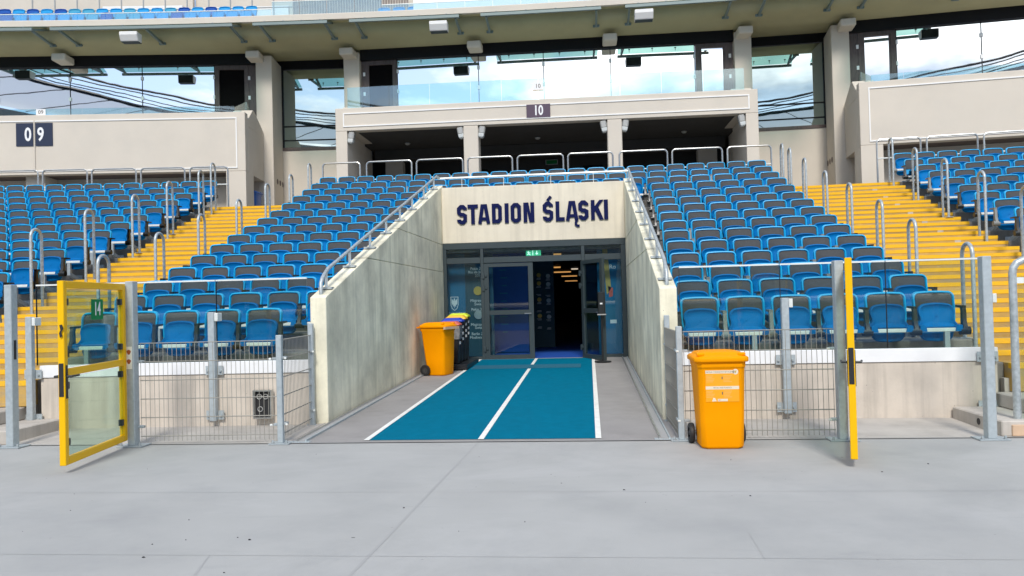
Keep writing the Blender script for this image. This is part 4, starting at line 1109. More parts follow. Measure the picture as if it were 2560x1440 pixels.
# handrails on the tunnel walls
for x, where, s in ((-2.93,'left',-1), (1.27,'right',1)):
    c = Vector((x, 1.3, 1.56))
    t = thing('wall_handrail', f'galvanised handrail on short posts along the {where} tunnel wall top', 'handrail', c)
    top = lambda y: 1.56+0.314*(y-1.3)
    pts = [(0,0.12,0.03),(0,0.12,0.17)]
    pts += [(0,0.13+0.05*k,0.20+0.035*k) for k in range(1,3)]
    pts += [(0,y-1.3,top(y)+0.24-1.56) for y in (1.7,3.0,5.0,7.0,8.8,9.12)]
    if s < 0: pts += [(0.05,9.2-1.3,4.22-1.56)]
    MB().tube(pts, 0.024, 10).build('rail', M['galv'], t, smooth=True)
    for y in (1.62,2.62,3.66,4.64,5.62,6.60,7.7,8.78):
        z = top(y)-1.56
        MB().box(-0.085,0.085,y-1.3-0.05,y-1.3+0.05,z+0.0,z+0.028).build('foot_plate', M['galv'], t)
        MB().cyl((0,y-1.3,z+0.02),(0,y-1.3,z+0.235),0.019,8).build('post', M['alu'], t, smooth=True)
t = thing('portal_railing', 'thin pale guard rail running along the top of the lettered wall', 'handrail', (-0.83,9.2,3.99))
MB().tube([(-2.1,0,0.225),(2.1,0,0.225)], 0.021, 8).build('rail', M['alu'], t, smooth=True)
for x in (-1.55,-0.62,0.42,1.35): MB().cyl((x,0,0.0),(x,0,0.21),0.006,6).build('post', M['alu'], t)

# ------------------------------------------------------------------ glass screen on the front wall
def screen(label, joints, ph0=None):
    x0 = joints[0]; xm = (joints[0]+joints[-1])/2
    V = lambda x: math.sqrt((RB+1.33)**2-(x-X0)**2)-RB
    t = thing('glass_screen', label, 'glass screen', (xm, V(xm), 0.8))
    for a, b in zip(joints[:-1], joints[1:]):
        ya, yb = V(a)-V(xm), V(b)-V(xm); a2, b2 = a-xm+0.006, b-xm-0.006
        MB().hexa([(a2,ya,0.008),(b2,yb,0.008),(b2,yb+0.016,0.008),(a2,ya+0.016,0.008),(a2,ya,0.985),(b2,yb,0.985),(b2,yb+0.016,0.985),(a2,ya+0.016,0.985)]).build('pane', M['glass'], t)
        MB().hexa([(a2,ya-0.006,0.987),(b2,yb-0.006,0.987),(b2,yb+0.022,0.987),(a2,ya+0.022,0.987),(a2,ya-0.006,1.005),(b2,yb-0.006,1.005),(b2,yb+0.022,1.005),(a2,ya+0.022,1.005)]).build('cap_rail', M['alu'], t)
        MB().box(a2-0.006,a2-0.0,ya-0.002,ya+0.018,0.008,0.985).build('seal', M['rubber'], t)
screen('clear glass screen on the coping left of the tunnel', (-6.45,-4.19,-3.05))
screen('clear glass screen on the coping right of the tunnel', (1.40,2.54,3.70,4.74))
def wall_post(x, label):
    y = math.sqrt((RB+1.22)**2-(x-X0)**2)-RB
    t = thing('glass_post', label, 'post', (x, y, 0.1), 0, 'square posts carrying the glass screen')
    MB().box(-0.04,0.04,-0.035,0.035,0.0,1.31).build('post', M['post'], t, bevel=0.006)
    MB().box(0.042,0.085,-0.03,0.09,1.20,1.30).build('clamp', M['alu'], t, bevel=0.005)
    for z in (0.06,0.60):
        MB().box(-0.11,0.11,0.037,0.05,z-0.05,z+0.06).build('fixing_plate', M['post'], t)
        for s in (-1, 1): MB().cyl((s*0.08,0.037,z),(s*0.08,0.015,z),0.014,8).build('bolt', M['galv'], t)
    return t
wall_post(-6.45, 'short square post at the outer end of the left glass screen')
wall_post(-4.19, 'short square post on the front wall behind the left mesh fence')
wall_post(2.56, 'short square post on the front wall behind the yellow bin fence')
wall_post(4.72, 'short square post on the front wall behind the outer right post')
# recessed service box in the left wall
t = thing('socket_box', 'dark recessed socket box in the left front wall', 'socket box', (-3.58, 1.13, 0.29))
f = MB()
for a in ((-0.115,-0.10,-0.17,0.17),(0.10,0.115,-0.17,0.17),(-0.099,0.099,0.155,0.17),(-0.099,0.099,-0.17,-0.155)): f.box(a[0],a[1],-0.02,0.055,a[2],a[3])
f.build('frame', M['steel'], t); MB().box(-0.099,0.099,0.03,0.05,-0.154,0.154).build('panel', M['rubber'], t)
for x, z in ((-0.05,0.09),(0.03,0.09),(-0.04,-0.06)): MB().tube([(x+0.03*math.cos(a*math.pi/5),0.02,z+0.03*math.sin(a*math.pi/5)) for a in range(10)],0.006,5,True).build('socket', M['lamp_grey'], t)

# ------------------------------------------------------------------ gate posts and mesh fences
def square_post(name, x, y, h, w, d, label, plate=0.28, lock=0):
    t = thing(name, label, 'post', (x, y, 0.004), 0, 'square galvanised posts at the front')
    MB().box(-w/2,w/2,-d/2,d/2,0.01,h).build('shaft', M['post'], t, bevel=0.006)
    MB().box(-plate/2,plate/2,-d/2-0.05,d/2+0.05,0,0.012).build('base_plate', M['post'], t)
    for sx in (-1, 1): MB().lathe([(0,0.045),(0.012,0.042),(0.013,0.012),(0.02,0.012)], 8, 'z', (sx*(plate/2-0.035), -d/2-0.015, 0.0)).build('bolt', M['galv'], t)
    if lock:
        MB().box(w/2-0.012,w/2+0.002,-0.018,0.018,0.95,1.16).build('lock_plate', M['rubber'], t)
    return t
square_post('gate_post', -5.93, 0.02, 1.765, 0.085, 0.10, 'tall galvanised post at the far left of the open gate', lock=1)
square_post('gate_post', -4.545, 0.03, 1.765, 0.085, 0.10, 'tall galvanised post with rust-marked plate carrying the left gate')
square_post('gate_post', 2.80, 0.05, 1.765, 0.085, 0.10, 'tall galvanised post carrying the edge-on right gate')
square_post('gate_post', 4.17, 0.03, 1.765, 0.085, 0.10, 'tall galvanised post standing alone right of the right gate', lock=1)
pl = tag(MB().box(-0.035,0.035,-0.004,0.0,-0.12,0.12).build('rust_plate', M['alu']), 'small pale plate with two rust patches on the left gate post', 'plate')
pl.location = (-4.553, -0.021, 0.95)
for z in (0.06,-0.04):
    MB().extrude([(0.022*math.cos(a)*(1+0.25*math.sin(3*a)),-0.006,z+0.026*math.sin(a)) for a in [k*0.5236 for k in range(12)]], (0,0.003,0)).build('rust_patch', M['rust'], pl)
square_post('fence_post', -2.94, 0.10, 1.15, 0.06, 0.06, 'low galvanised fence post at the left tunnel corner', 0.22)
square_post('fence_post', -3.0, 1.22, 1.24, 0.06, 0.06, 'low galvanised fence post against the left wall end', 0.16)
square_post('fence_post', 1.245, 0.10, 1.15, 0.06, 0.06, 'low galvanised fence post at the right tunnel corner', 0.22)
square_post('fence_post', 1.235, 1.22, 1.24, 0.06, 0.06, 'low galvanised fence post against the right wall end', 0.16)
wire_v = MB().tube([(0,0,0.0),(0,0,1.06)], 0.0031, 4).mesh('wire', M['wire'])
def fence(label, p0, p1, z0):
    a, b = Vector((*p0, 0)), Vector((*p1, 0)); d = b-a; L = d.length; an = math.atan2(d.y, d.x)
    t = thing('mesh_fence', label, 'fence', (a.x, a.y, z0), an)
    n = int(L/0.05)
    for k in range(n+1):
        w = link('wire', wire_v, t); w.location = ((L-n*0.05)/2+k*0.05, 0, 0)
    hz = MB().tube([(0,0,0),(L,0,0)], 0.0046, 4).mesh('wire', M['wire'])
    for j in range(6):
        for s in (-1, 1):
            w = link('wire', hz, t); w.location = (0, s*0.0055, 0.055+0.2*j)
    for x in (0.0, L):
        for z in (0.16,0.86):
            MB().box(x-0.045,x+0.045,-0.04,0.012,z-0.012,z+0.014).build('clamp', M['galv'], t, bevel=0.004)
            MB().cyl((x-0.05,-0.045,z),(x-0.075,-0.05,z),0.012,6).build('bolt', M['alu'], t)
    return t
fence('wire mesh fence panel in front of the left front wall', (-4.49,0.08), (-2.98,0.14), 0.042)
fence('short wire mesh fence panel turning back to the left tunnel wall', (-2.925,0.15), (-3.0,1.20), 0.05)
fence('wire mesh fence panel behind the yellow wheelie bin', (1.285,0.12), (2.75,0.10), 0.042)
fence('short wire mesh fence panel turning back to the right tunnel wall', (1.215,0.15), (1.205,1.20), 0.05)

# ------------------------------------------------------------------ yellow glazed gates
def gate(label, hx, hy, fx, fy, number=None):
    d = Vector((fx-hx, fy-hy, 0)); L = d.length; an = math.atan2(d.y, d.x)
    t = thing('glazed_gate', label, 'gate', (hx, hy, 0.075), an)
    w, dp, H = 0.065, 0.028, 1.665
    B = lambda *a: MB().box(*a)
    B(0.0,w,-dp,dp,0,H).build('stile', M['gate'], t, bevel=0.005)
    B(L-w,L,-dp,dp,0,H).build('stile', M['gate'], t, bevel=0.005)
    for z0, z1 in ((0.0,w),(0.80,0.80+w),(H-w,H)): B(w+0.001,L-w-0.001,-dp,dp,z0,z1).build('rail', M['gate'], t, bevel=0.005)
    for z0, z1 in ((w+0.01,0.79),(0.80+w+0.01,H-w-0.02)): B(w-0.0+0.004,L-w-0.004,-0.006,0.006,z0,z1).build('pane', M['glass_green'], t)
    for z in (0.17,0.68,0.97,1.44):
        for x in (w+0.001, L-w-0.046): B(x,x+0.045,-0.022,0.022,z,z+0.065).build('glass_clamp', M['arm'], t, bevel=0.005)
    B(L-0.001,L+0.004,-0.02,0.02,0.62,0.92).build('lock_plate', M['rubber'], t)
    for s in (-1, 1):
        B(L-0.05,L-0.02,s*dp if s > 0 else -dp-0.006,s*dp+0.006 if s > 0 else -dp,0.60,0.90).build('handle_plate', M['rubber'], t)
        MB().tube([(L-0.035,s*dp,0.80),(L-0.035,s*0.075,0.80),(L-0.16,s*0.08,0.80)], 0.010, 8).build('handle', M['arm'], t, smooth=True)
    for z in (0.25,1.35): MB().cyl((-0.012,0,z-0.05),(-0.012,0,z+0.05),0.013,8).build('hinge', M['gate'], t, smooth=True)
    return t
g1 = gate('open yellow gate with glass panes and green number 14', -4.60, -0.04, -4.385, -1.34)
g2 = gate('open yellow glazed gate seen edge-on right of the yellow bin', 2.875, -0.04, 2.49, -1.25)
MB().extrude([(0.0,0,-0.06),(0.022,0,-0.045),(0.012,0,-0.01),(0.03,0,0.02),(0.02,0,0.06),(-0.004,0,0.055),(0.004,0,0.01),(-0.008,0,-0.02)], (0,0.001,0)).build('scratch', M['rubber'], g1).matrix_local = Matrix.Translation((1.332,0,1.21)) @ Matrix.Rotation(math.radians(90), 4, 'Z')
sg = thing('number_sign', 'green sign with white number 14 on the left gate glass', 'sign', (-4.60, -0.04, 0.075), g1.rotation_euler.z, None)
xm = 0.56
SGX, SGZ = 0.62, 1.40
MB().box(SGX-0.125,SGX+0.125,0.0085,0.0115,SGZ-0.10,SGZ+0.10).build('plate', M['sign_green'], sg)
o = text('number', '14', 0.185, M['white'], (SGX,0.0125,SGZ), sg, bold=0.003, xs=0.78, depth=0.0006, rz=math.pi)

# ------------------------------------------------------------------ wheelie bins
def wheelie_bin(name, label, loc, rz, body, lid, w=0.48, d=0.55, h=0.93, labels=False, wheel=True, lid_open=0.0, group=None):
    t = thing(name, label, 'bin', loc, rz, group)
    wb, db = w*0.83, d*0.64
    def ring(wx, y0, y1, z, c): 
        return [(-wx/2+c,y0,z),(wx/2-c,y0,z),(wx/2,y0+c,z),(wx/2,y1-c,z),(wx/2-c,y1,z),(-wx/2+c,y1,z),(-wx/2,y1-c,z),(-wx/2,y0+c,z)]
    hz = h*0.90
    yb0 = -db/2; yf = lambda z: -db/2-(w*0.06)*(z/hz); yr = lambda z: db/2+(d-db)*0.55*(z/hz)
    rg = [ring(wb-0.03,yb0+0.015,db/2-0.015,0.0,0.05), ring(wb,yb0,db/2,0.02,0.045)]
    for z in (0.3*h, 0.82*h): rg.append(ring(wb+(w*0.92-wb)*z/hz, yf(z), yr(z), z, 0.04))
    rg += [ring(w*0.94, yf(hz)-0.012, yr(hz)+0.012, 0.835*h, 0.04), ring(w*0.95, yf(hz)-0.014, yr(hz)+0.014, hz, 0.04)]
    MB().rings(rg).build('body', M[body], t, smooth=True, bevel=0.006)
    l = bpy.data.objects.new('lid', None)
    y0, y1 = yf(hz)-0.035, yr(hz)+0.02
    lm = MB().rings([ring(w*1.04,y0,y1,hz-0.012,0.05), ring(w*1.055,y0-0.006,y1,hz+0.0,0.05), ring(w*1.055,y0-0.006,y1,hz+0.03,0.05), ring(w*0.97,y0+0.03,y1-0.01,hz+0.045,0.06),
                     ring(w*0.90,y0+0.05,y1-0.03,hz+0.052,0.06), ring(w*0.84,y0+0.075,y1-0.06,hz+0.075,0.07), ring(w*0.6,y0+0.13,y1-0.12,hz+0.085,0.05)])
    lo = lm.build('lid', M[lid], t, smooth=True, bevel=0.004)
    MB().tube([(-w*0.40,y1+0.05,hz-0.005),(w*0.40,y1+0.05,hz-0.005)], 0.016, 10).build('handle', M[body], t, smooth=True)
    for s in (-1, 1): MB().box(s*w*0.30-0.02,s*w*0.30+0.02,y1-0.01,y1+0.05,hz-0.022,hz+0.012).build('handle_bracket', M[body], t, bevel=0.005)
    for s in (-1, 1):                                            # lid grips
        MB().box(s*w*0.40-0.035,s*w*0.40+0.035,y0+0.045,y0+0.09,hz+0.045,hz+0.075).build('lid_grip', M[lid], lo, bevel=0.008)
    if wheel:
        r = 0.10
        for s in (-1, 1):
            x = s*(wb/2+0.045); y = db/2+0.0
            wh = MB().lathe([(r*0.55,-0.024),(r*0.93,-0.024),(r,-0.012),(r,0.012),(r*0.93,0.024),(r*0.55,0.024)], 24, 'x', (x,y,r)).build('wheel', M['rubber'], t, smooth=True)
            MB().lathe([(0,-0.02),(r*0.2,-0.026),(r*0.25,-0.012),(r*0.55,-0.012),(r*0.55,0.012),(r*0.25,0.012),(r*0.2,0.026),(0,0.02)], 18, 'x', (x,y,r)).build('hub', M['hub'], wh, smooth=True)
        MB().tube([(-wb/2-0.03,db/2,r),(wb/2+0.03,db/2,r)], 0.012, 6).build('axle', M['steel'], t)
    return t, hz, yf
b1, hz, yf = wheelie_bin('wheelie_bin', 'yellow wheelie bin with white recycling labels before the right fence', (1.575,-0.20,0.001), math.radians(1.5), 'bin', 'bin')
# its sticker, tilted to the face
st = bpy.data.objects.new('sticker', None); COL.objects.link(st); st.parent = b1
slope = math.atan2(yf(0)-yf(hz), hz)
st.location = (0.0, yf(0.62)-0.0035, 0.62); st.rotation_euler = (slope, 0, 0)
MB().box(-0.155,0.155,-0.0006,0.0004,-0.17,0.10).build('backing', M['label_tint'], st)
def chip(x0,x1,z0,z1,m='label'): return MB().box(x0,x1,-0.0016,-0.0008,z0,z1).build('strip', M[m], st)
chip(-0.155,0.115,0.098,0.128)
MB().lathe([(0,-0.0016),(0.026,-0.0016),(0.026,0)], 20, 'y', (0.125,0,0.113)).build('badge', M['label'], st)
MB().extrude([(0.117,-0.0022,0.10),(0.127,-0.0022,0.10),(0.134,-0.0022,0.126),(0.121,-0.0022,0.121)], (0,0.0005,0)).build('badge_mark', M['gold'], st)
text('print','METALE I TWORZYWA SZTUCZNE',0.0165,M['text_dark'],(-0.024,-0.0022,0.112),st,depth=0.0003,xs=0.98)
chip(-0.155,0.155,-0.052,-0.022)
text('print','METALS AND PLASTICS',0.0165,M['text_dark'],(0.0,-0.0022,-0.037),st,depth=0.0003,xs=0.98)
for zz in (0.055,-0.09):
    MB().box(-0.005,0.005,-0.0016,-0.0008,zz-0.012,zz+0.014).build('pictogram', M['text_dark'], st)
    for s in (-1,1):
        for r_ in range(5):
            ww = 0.055+0.03*((r_*7+s*3) % 4)/4
            x0 = -0.148 if s < 0 else 0.012
            MB().box(x0,x0+ww,-0.0014,-0.0008,zz+0.018-0.014*r_,zz+0.024-0.014*r_).build('print', M['faint'], st)
chip(-0.045,0.048,-0.165,-0.142)
text('print','120 l',0.014,M['lid_red'],(-0.028,-0.0022,-0.153),st,depth=0.0003)
MB().extrude([(-0.098,-0.0014,-0.165),(-0.055,-0.0014,-0.165),(-0.068,-0.0014,-0.135),(-0.085,-0.0014,-0.13)], (0,0.0005,0)).build('print', M['label'], st)
MB().box(-0.022,0.022,yf(0.775)-0.004,yf(0.775)+0.004,0.772,0.785).build('badge', M['label'], b1)

b2, _, _ = wheelie_bin('wheelie_bin', 'orange wheelie bin with brown paper under its lid beside the left tunnel wall', (-2.40,6.30,SLOPE*6.3+0.004), math.radians(72), 'bin', 'bin', 0.50, 0.56, 0.98)
MB().box(-0.262,0.262,-0.262,-0.22,0.84,0.885).build('paper_edge', M['wood_block'], b2)
base = tag(MB().box(-0.30,0.30,-0.85,0.75,0,0.10).build('bin_plinth', M['bin_black'], bevel=0.01), 'low black plinth under the coloured-lid sorting bins', 'plinth'); base.location = (-2.30, 7.75, SLOPE*7.7+0.006)
for i, (dy, lid, nm, hh) in enumerate(((-0.60,'lid_red','red',0.74),(-0.22,'lid_blue','blue',0.80),(0.18,'lid_yellow','yellow',0.84),(0.52,'lid_lime','lime green',0.88))):
    t = thing('sorting_bin', f'narrow black sorting bin with {nm} lid on the plinth', 'bin', (-2.36, 7.75+dy, SLOPE*7.7+0.107), math.radians(90), 'sorting bins by the left wall')
    q = lambda s, z, y0=-0.20, y1=0.20: [(-s,y0,z),(s,y0,z),(s,y1,z),(-s,y1,z)]
    MB().rings([q(0.12,0,-0.17,0.17), q(0.15,hh)]).build('body', M['bin_black'], t, bevel=0.015)
    MB().rings([q(0.165,hh+0.001,-0.215,0.215), q(0.165,hh+0.03,-0.215,0.215), q(0.14,hh+0.055,-0.18,0.18), q(0.12,hh+0.085,-0.14,0.14)]).build('lid', M[lid], t, bevel=0.01)
    for z in (hh-0.12,hh-0.25,hh-0.36): MB().box(-0.05,0.05,-0.203-0.0,-0.188,z,z+0.05).build('label', M['white'], t)
    if i == 0:
        MB().rings([q(0.156,hh-0.26,-0.206,0.206), q(0.168,hh-0.12,-0.222,0.222), q(0.16,hh-0.005,-0.212,0.212)]).build('bin_bag', M['bag'], t, smooth=True)

# blue bin in the passage under the left parapet
loc = Vector((X0,-RB,0))+Vector((math.cos(FR['L']),-math.sin(FR['L']),0))*6.02+Vector((math.sin(FR['L']),math.cos(FR['L']),0))*(RB+16.2)
wheelie_bin('wheelie_bin', 'blue wheelie bin in the dark passage beside the left stairs', (loc.x,loc.y,ZTOP), math.radians(90), 'blue_bin', 'blue_bin', 0.55, 0.62, 1.0)

# ------------------------------------------------------------------ drain channels at the foot of the tunnel walls
for x, where in ((-2.74,'left'),(1.08,'right')):
    t = thing('drain_channel', f'grey metal drain channel along the foot of the {where} tunnel wall', 'drain', (x, 0.15, 0.0))
    for dx, wd, hh, m in ((-0.05,0.016,0.035,'steel'),(0.05,0.016,0.03,'post'),(0.0,0.082,0.014,'seam')):
        a, b = 0.0, YD-0.25
        z0, z1 = SLOPE*0.15, SLOPE*(YD-0.1)
        MB().hexa([(dx-wd/2,a,z0),(dx+wd/2,a,z0),(dx+wd/2,b,z1),(dx-wd/2,b,z1),(dx-wd/2,a,z0+hh),(dx+wd/2,a,z0+hh),(dx+wd/2,b,z1+hh),(dx-wd/2,b,z1+hh)]).build('edge_rail' if dx else 'channel', M[m], t)
    MB().box(-0.10,0.10,-0.04,0.05,0.002,0.014).build('end_plate', M['post'], t)

# tube frame at the right edge
t = thing('tube_frame', 'heavy galvanised tube frame with glass at the right edge', 'railing', (4.56, 0.30, 0.0))
MB().tube([(0,0,0.03),(0,0,1.60),(0.012,0,1.66),(0.045,0,1.705),(0.10,0,1.73),(0.2,0,1.735),(1.2,0,1.74)], 0.036, 12).build('tube', M['galv'], t, smooth=True)
MB().box(-0.09,0.12,-0.06,0.06,0.0,0.03).build('foot_plate', M['post'], t)
MB().box(0.05,1.2,-0.006,0.006,0.10,1.58).build('pane', M['glass'], t)
MB().box(0.03,0.10,-0.015,0.015,1.50,1.56).build('clip', M['alu'], t)
wb_ = tag(MB().box(-0.04,0.18,-0.05,0.05,0,0.11).build('timber_block', M['wood_block'], bevel=0.006), 'pale timber block at the foot of the right tube frame', 'block'); wb_.location = (4.47, 0.19, 0.008)

# ------------------------------------------------------------------ signs on the parapets
def frame_thing(name, label, cat, key, u, v, z, group=None):
    o0, t_, n_ = Vector((X0,-RB,0)), Vector((math.cos(FR[key]),-math.sin(FR[key]),0)), Vector((math.sin(FR[key]),math.cos(FR[key]),0))
    p = o0+t_*u+n_*(RB+v)+Vector((0,0,z)); return thing(name, label, cat, p, -FR[key], group)
t = frame_thing('number_sign', 'plum sign with white number 10 on the middle parapet', 'sign', 'M', -0.10, 15.0, 7.02)
MB().box(-0.35,0.35,-0.03,-0.023,-0.195,0.195).build('plate', M['sign_plum'], t)
text('number','10',0.40,M['white'],(0,-0.031,-0.0),t,bold=0.010,xs=0.72)
t = frame_thing('number_plate', 'small white plate reading 10 hung on the balcony glass', 'sign', 'M', -0.10, 15.1, 7.77)
MB().box(-0.15,0.15,-0.01,0.0,-0.10,0.11).build('plate', M['white'], t)
MB().box(-0.15,0.15,-0.012,0.0,-0.125,-0.101).build('ledge', M['wood_block'], t)
text('number','10',0.17,M['text_dark'],(0,-0.012,0.01),t,bold=0.001)
t = frame_thing('number_sign', 'navy sign with white number 09 split by a pipe on the left parapet', 'sign', 'L', 0.0, 15.0, 6.78)
for s, ch in ((-1,'0'),(1,'9')):
    MB().box(min(s*0.035,s*0.535),max(s*0.035,s*0.535),-0.02,-0.004,-0.34,0.35).build('plate', M['sign_navy'], t)
    text('number',ch,0.56,M['white'],(s*0.185,-0.022,-0.01),t,bold=0.013,xs=0.72)
t = frame_thing('downpipe', 'pale vertical pipe crossing the 09 sign on the left parapet', 'pipe', 'L', 0.0, 14.985, 5.68)
MB().cyl((0,0,0),(0,0,1.52),0.022,8).build('pipe', M['facade'], t, smooth=True)
t = frame_thing('number_plate', 'small white plate reading 09 standing on the left balcony edge', 'sign', 'L', 0.14, 15.1, 7.47)
MB().box(-0.14,0.14,-0.01,0.0,-0.09,0.10).build('plate', M['white'], t); MB().box(-0.01,0.01,-0.008,0.0,-0.14,-0.091).build('stem', M['arm'], t)
text('number','09',0.16,M['text_dark'],(0,-0.012,0.005),t,bold=0.001)
t = frame_thing('exit_sign', 'dim green exit sign deep in the dark concourse bay', 'exit sign', 'M', 0.10, 19.9, 6.36)
MB().box(-0.22,0.22,0,0.03,-0.09,0.09).build('plate', M['lamp_grey'], t)
MB().box(-0.19,0.19,-0.004,-0.001,-0.065,0.065).build('face', M['sign_green'], t)

# ------------------------------------------------------------------ floodlights on the columns
FL = [(-5.76,1,'at the far left column'),(-2.43,-1,'left of the second column'),(-1.80,1,'right of the second column'),(1.80,-1,'left of the third column'),(2.42,1,'right of the third column'),(5.76,-1,'at the far right column')]
for u, s, w in FL:
    t = frame_thing('floodlight', f'grey clear-fronted floodlight {w} under the parapet', 'lamp', 'M', u, 15.12, 6.50, 'floodlights under the parapet')
    t.rotation_euler.y = math.radians(9*s)
    MB().box(-0.09,0.09,-0.10,0.12,-0.06,0.17).build('housing', M['lamp_grey'], t, bevel=0.03)
    MB().rings([[(-0.085,-0.11,-0.05),(0.085,-0.11,-0.05),(0.085,0.11,-0.05),(-0.085,0.11,-0.05)],[(-0.075,-0.10,-0.15),(0.075,-0.10,-0.15),(0.075,0.09,-0.15),(-0.075,0.09,-0.15)],[(-0.04,-0.06,-0.19),(0.04,-0.06,-0.19),(0.04,0.05,-0.19),(-0.04,0.05,-0.19)]]).build('lens', M['lamp_glass'], t, bevel=0.012)
    MB().box(-0.11*s if s > 0 else 0.095,-0.095 if s > 0 else 0.11,-0.03,0.03,-0.12,0.12).build('bracket', M['lamp_grey'], t)
for u, w in ((-4.5,'left'),(-0.25,'middle'),(4.4,'right')):
    t = frame_thing('dome_light', f'small unlit dome light on the ceiling of the {w} dark bay', 'lamp', 'M', u, 17.2, 6.695, 'dome lights in the dark bays')
    MB().lathe([(0,-0.07),(0.06,-0.055),(0.09,-0.02),(0.09,0)], 14, 'z').build('dome', M['lamp_grey'], t, smooth=True)

# ------------------------------------------------------------------ loudspeakers
def speaker(label, ph, v, z, m, w, group):
    t = thing('loudspeaker', label, 'loudspeaker', pol(ph, v, z), -ph, group)
    hw = w/2
    prof = [(-0.19,0.12),(-0.19,0.02),(-0.10,-0.15),(0.14,-0.15),(0.16,0.12)]
    MB().extrude([(-hw,y,zz) for y, zz in prof], (w,0,0)).build('cabinet', M[m], t, bevel=0.015)
    MB().extrude([(-hw+0.012,y+0.004,zz) for y, zz in ((0.152,0.105),(0.145,-0.13),(0.14,-0.162),(-0.09,-0.162),(-0.09,-0.154),(0.146,-0.154),(0.166,0.105))], (w-0.024,0,0)).build('rear_grille', M['speaker_black'], t)
    MB().box(-0.06,0.06,-0.02,0.05,0.121,0.20).build('hanger', M['canopy_steel'], t)
    for s in (-1, 1): MB().lathe([(0,-0.006),(0.02,-0.004),(0.022,0)], 10, 'x', (s*hw,0.02,0.0)).build('knob', M['arm'], t)
for ph, w in ((-0.1099,'left'),(-0.0357,'middle'),(0.0125,'right')):
    speaker(f'white loudspeaker hanging under the {w} glass canopy', ph, 15.0, 9.66, 'speaker_white', 0.53, 'white loudspeakers under the canopy')
for ph, w in ((-0.1535,'far left'),(0.0845,'far right')):
    speaker(f'white loudspeaker under the {w} glass canopy, visible mirrored in the glazing', ph, 15.35, 9.80, 'speaker_white', 0.53, 'white loudspeakers under the canopy')

# ------------------------------------------------------------------ glass canopies on steel brackets
CAN = [((-0.158,-0.1337),'first'),((-0.1273,-0.1066,-0.0862),'second'),((-0.0791,-0.0634),'third'),((-0.0559,-0.0318),'fourth'),((-0.0245,0.0016),'fifth'),((0.0093,0.0324),'sixth'),((0.0402,0.0557),'seventh'),((0.0632,0.0837),'eighth')]
for br, w in CAN:
    pm = (br[0]+br[-1])/2; c = Vector(pol(pm, 16.0, 9.9))
    t = thing('glass_canopy', f'narrow glass canopy on steel brackets, {w} from the left under the upper deck', 'canopy', c, 0, 'glass canopies under the upper deck')
    P = lambda ph, v, z: Vector(pol(ph, v, z))-c
    for ph in br:
        mb = MB()
        sx = Vector((math.cos(ph),-math.sin(ph),0))*0.035
        def bar(p, q, w_, h_):
            d = (q-p).normalized(); upv = Vector((0,0,1))-d*d.z; upv.normalize(); side = d.cross(upv)
            cs = [side*w_+upv*h_, -side*w_+upv*h_, -side*w_-upv*h_, side*w_-upv*h_]
            mb.rings([[p+e for e in cs],[q+e for e in cs]])
        bar(P(ph,16.0,10.27), P(ph,14.88,9.90), 0.032, 0.036)
        bar(P(ph,15.98,10.26), P(ph,16.24,9.84), 0.032, 0.032)
        bar(P(ph,16.24,9.86), P(ph,15.1,9.94), 0.03, 0.034)
        b = mb.build('bracket', M['canopy_steel'], t)
        MB().box(*[f(v) for v in ()]) if False else None
        q = P(ph,16.26,9.88); MB().box(q.x-0.10,q.x+0.10,q.y-0.03,q.y+0.03,q.z-0.05,q.z+0.05).build('fixing_plate', M['canopy_steel'], b)
    ov = 0.0036
    p0, p1 = br[0]-ov*0.3, br[-1]+ov*0.3
    mb = MB(); rr = []
    for k in range(5):
        ph = p0+(p1-p0)*k/4
        rr.append([P(ph,14.90,9.965),P(ph,15.94,10.325),P(ph,15.94,10.34),P(ph,14.90,9.98)])
    mb.rings(rr); mb.build('glass_sheet', M['glass_canopy'], t)
    MB().rings([[P(p0+(p1-p0)*k/4,14.83,9.86),P(p0+(p1-p0)*k/4,14.91,9.86),P(p0+(p1-p0)*k/4,14.91,9.94),P(p0+(p1-p0)*k/4,14.83,9.94)] for k in range(5)]).build('front_rail', M['canopy_steel'], t)
    for k in range(4):
        ph = p0+(p1-p0)*(k+0.5)/4; q = P(ph,15.1,10.05)
        MB().lathe([(0,0.03),(0.035,0.02),(0.035,0),(0.01,-0.01),(0.01,-0.09)], 8, 'z', tuple(q)).build('glass_fixing', M['lamp_grey'], t)

# ------------------------------------------------------------------ upper deck: balustrade, chairs, back wall
ub = thing('upper_balustrade', 'glass balustrade along the edge of the upper deck', 'balustrade', pol(-0.05,15.66,10.44), 0)
off = Vector(pol(-0.05,15.66,10.44))
a = -0.2
while a < 0.02:
    b = a+0.0068
    tall = -0.0835 < a < -0.0565
    zt_ = 10.86 if tall else 10.64
    MB().hexa([Vector(q)-off for q in (pol(a+0.00006,15.66,10.445),pol(b-0.00006,15.66,10.445),pol(b-0.00006,15.675,10.445),pol(a+0.00006,15.675,10.445),pol(a+0.00006,15.66,zt_),pol(b-0.00006,15.66,zt_),pol(b-0.00006,15.675,zt_),pol(a+0.00006,15.675,zt_))]).build('pane', M['glass_upper'], ub)
    MB().hexa([Vector(q)-off for q in (pol(a,15.652,zt_+0.001),pol(b-0.00006,15.652,zt_+0.001),pol(b-0.00006,15.683,zt_+0.001),pol(a,15.683,zt_+0.001),pol(a,15.652,zt_+0.018),pol(b-0.00006,15.652,zt_+0.018),pol(b-0.00006,15.683,zt_+0.018),pol(a,15.683,zt_+0.018))]).build('cap_rail', M['alu'], ub)
    a = b
co = [(-0.19,0.30),(0.19,0.30),(0.215,0.60)]+arc_pts(0.215-0.08,0.70,0.08,0,80,4)+[(0,0.79)]+[(-x,z) for x, z in arc_pts(0.215-0.08,0.70,0.08,0,80,4)][::-1]+[(-0.215,0.60)]
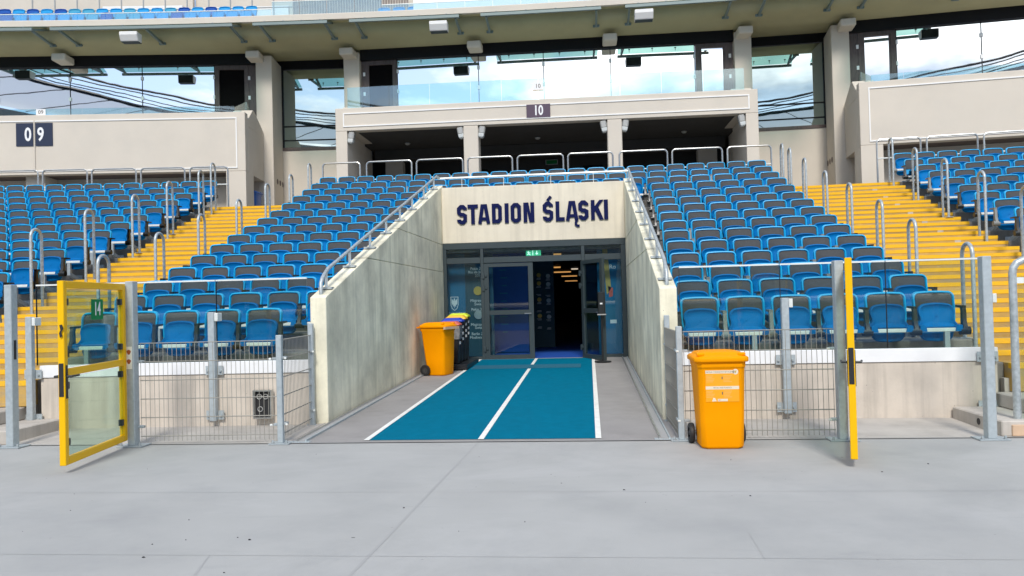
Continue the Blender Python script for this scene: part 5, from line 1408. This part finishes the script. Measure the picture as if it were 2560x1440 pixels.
cm = panel(co, [(0,0.03),(0,0.0),(0.012,-0.02),(0.03,-0.015),(0.05,0.01)], 0.2, 0.3, 0.8)
i = len(cm.v); cm.box(-0.2,0.2,-0.5,-0.1,0.28,0.33)
chair_me = [cm.mesh('stand_chair', M[k], True) for k in ('upper_a','upper_b','upper_c')]
for r, (v, z, nm) in enumerate(((19.0,10.90,'front'),(19.8,11.46,'second'),(20.6,11.90,'third'))):
    a = -0.172; i = 0
    while a < (-0.0975 if r < 1 else -0.0925):
        i += 1; q = rnd.random(); ci = 0 if q < 0.6 else (1 if q < 0.83 else 2)
        p = pol(a, v, z)
        if in_view((p[0],p[1],p[2]+0.7), 30, 20):
            o = link('stand_chair', chair_me[ci]); o.location = p; o.rotation_euler = (0, 0, -a)
            tag(o, f'{("sky blue","pale blue","deep blue")[ci]} upper-deck chair, {ORD[min(i,30)]} from the left in its {nm} row', 'chair', 'chairs on the upper deck')
        a += 0.50/(RB+v)
for i in range(3):
    p = pol(-0.0545+i*0.0040, 18.6, 10.9); o = link('stand_chair', chair_me[0]); o.location = p; o.rotation_euler = (0,0,0.05)
    tag(o, f'sky blue chair beside the grey slat wall, {ORD[i+1]} of three', 'chair', 'chairs on the upper deck')
bw = struct_empty('upper_wall')
arc_block(-0.2, -0.117, 22.3, 22.5, 10.4, 16.5, 8).build('wall', M['facade'], bw)
arc_block(-0.141, -0.118, 21.6, 21.8, 10.4, 13.15, 4).build('white_band', M['trim'], bw)
arc_block(-0.1165, -0.088, 22.0, 22.2, 10.4, 13.2, 6).build('white_band', M['trim'], bw)
arc_block(-0.117, 0.03, 22.6, 22.8, 10.4, 16.5, 12).build('wall', M['facade'], bw)
arc_block(-0.045, 0.04, 17.4, 17.5, 10.4, 11.5, 10).build('white_panel', M['trim'], bw)
for k in range(44):
    a = -0.083+k*0.00075
    MB().hexa([pol(a,20.3,10.4),pol(a+0.0005,20.3,10.4),pol(a+0.0005,20.36,10.4),pol(a,20.36,10.4),pol(a,20.3,14),pol(a+0.0005,20.3,14),pol(a+0.0005,20.36,14),pol(a,20.36,14)]).build('slat', M['slat'], bw)
ur = thing('upper_railing', 'grey tube railing behind the upper-deck chairs', 'railing', pol(-0.12,20.9,11.65)); off = Vector(pol(-0.12,20.9,11.65))
for z in (12.72, 13.4): MB().tube([Vector(pol(-0.16+0.01*k,20.9,z))-off for k in range(9)], 0.025, 6).build('rail', M['lamp_grey'], ur)
for k in range(13):
    ph = -0.158+0.0062*k
    MB().cyl(Vector(pol(ph,20.9,11.65))-off, Vector(pol(ph,20.9,13.5))-off, 0.03, 6).build('post', M['lamp_grey'], ur)
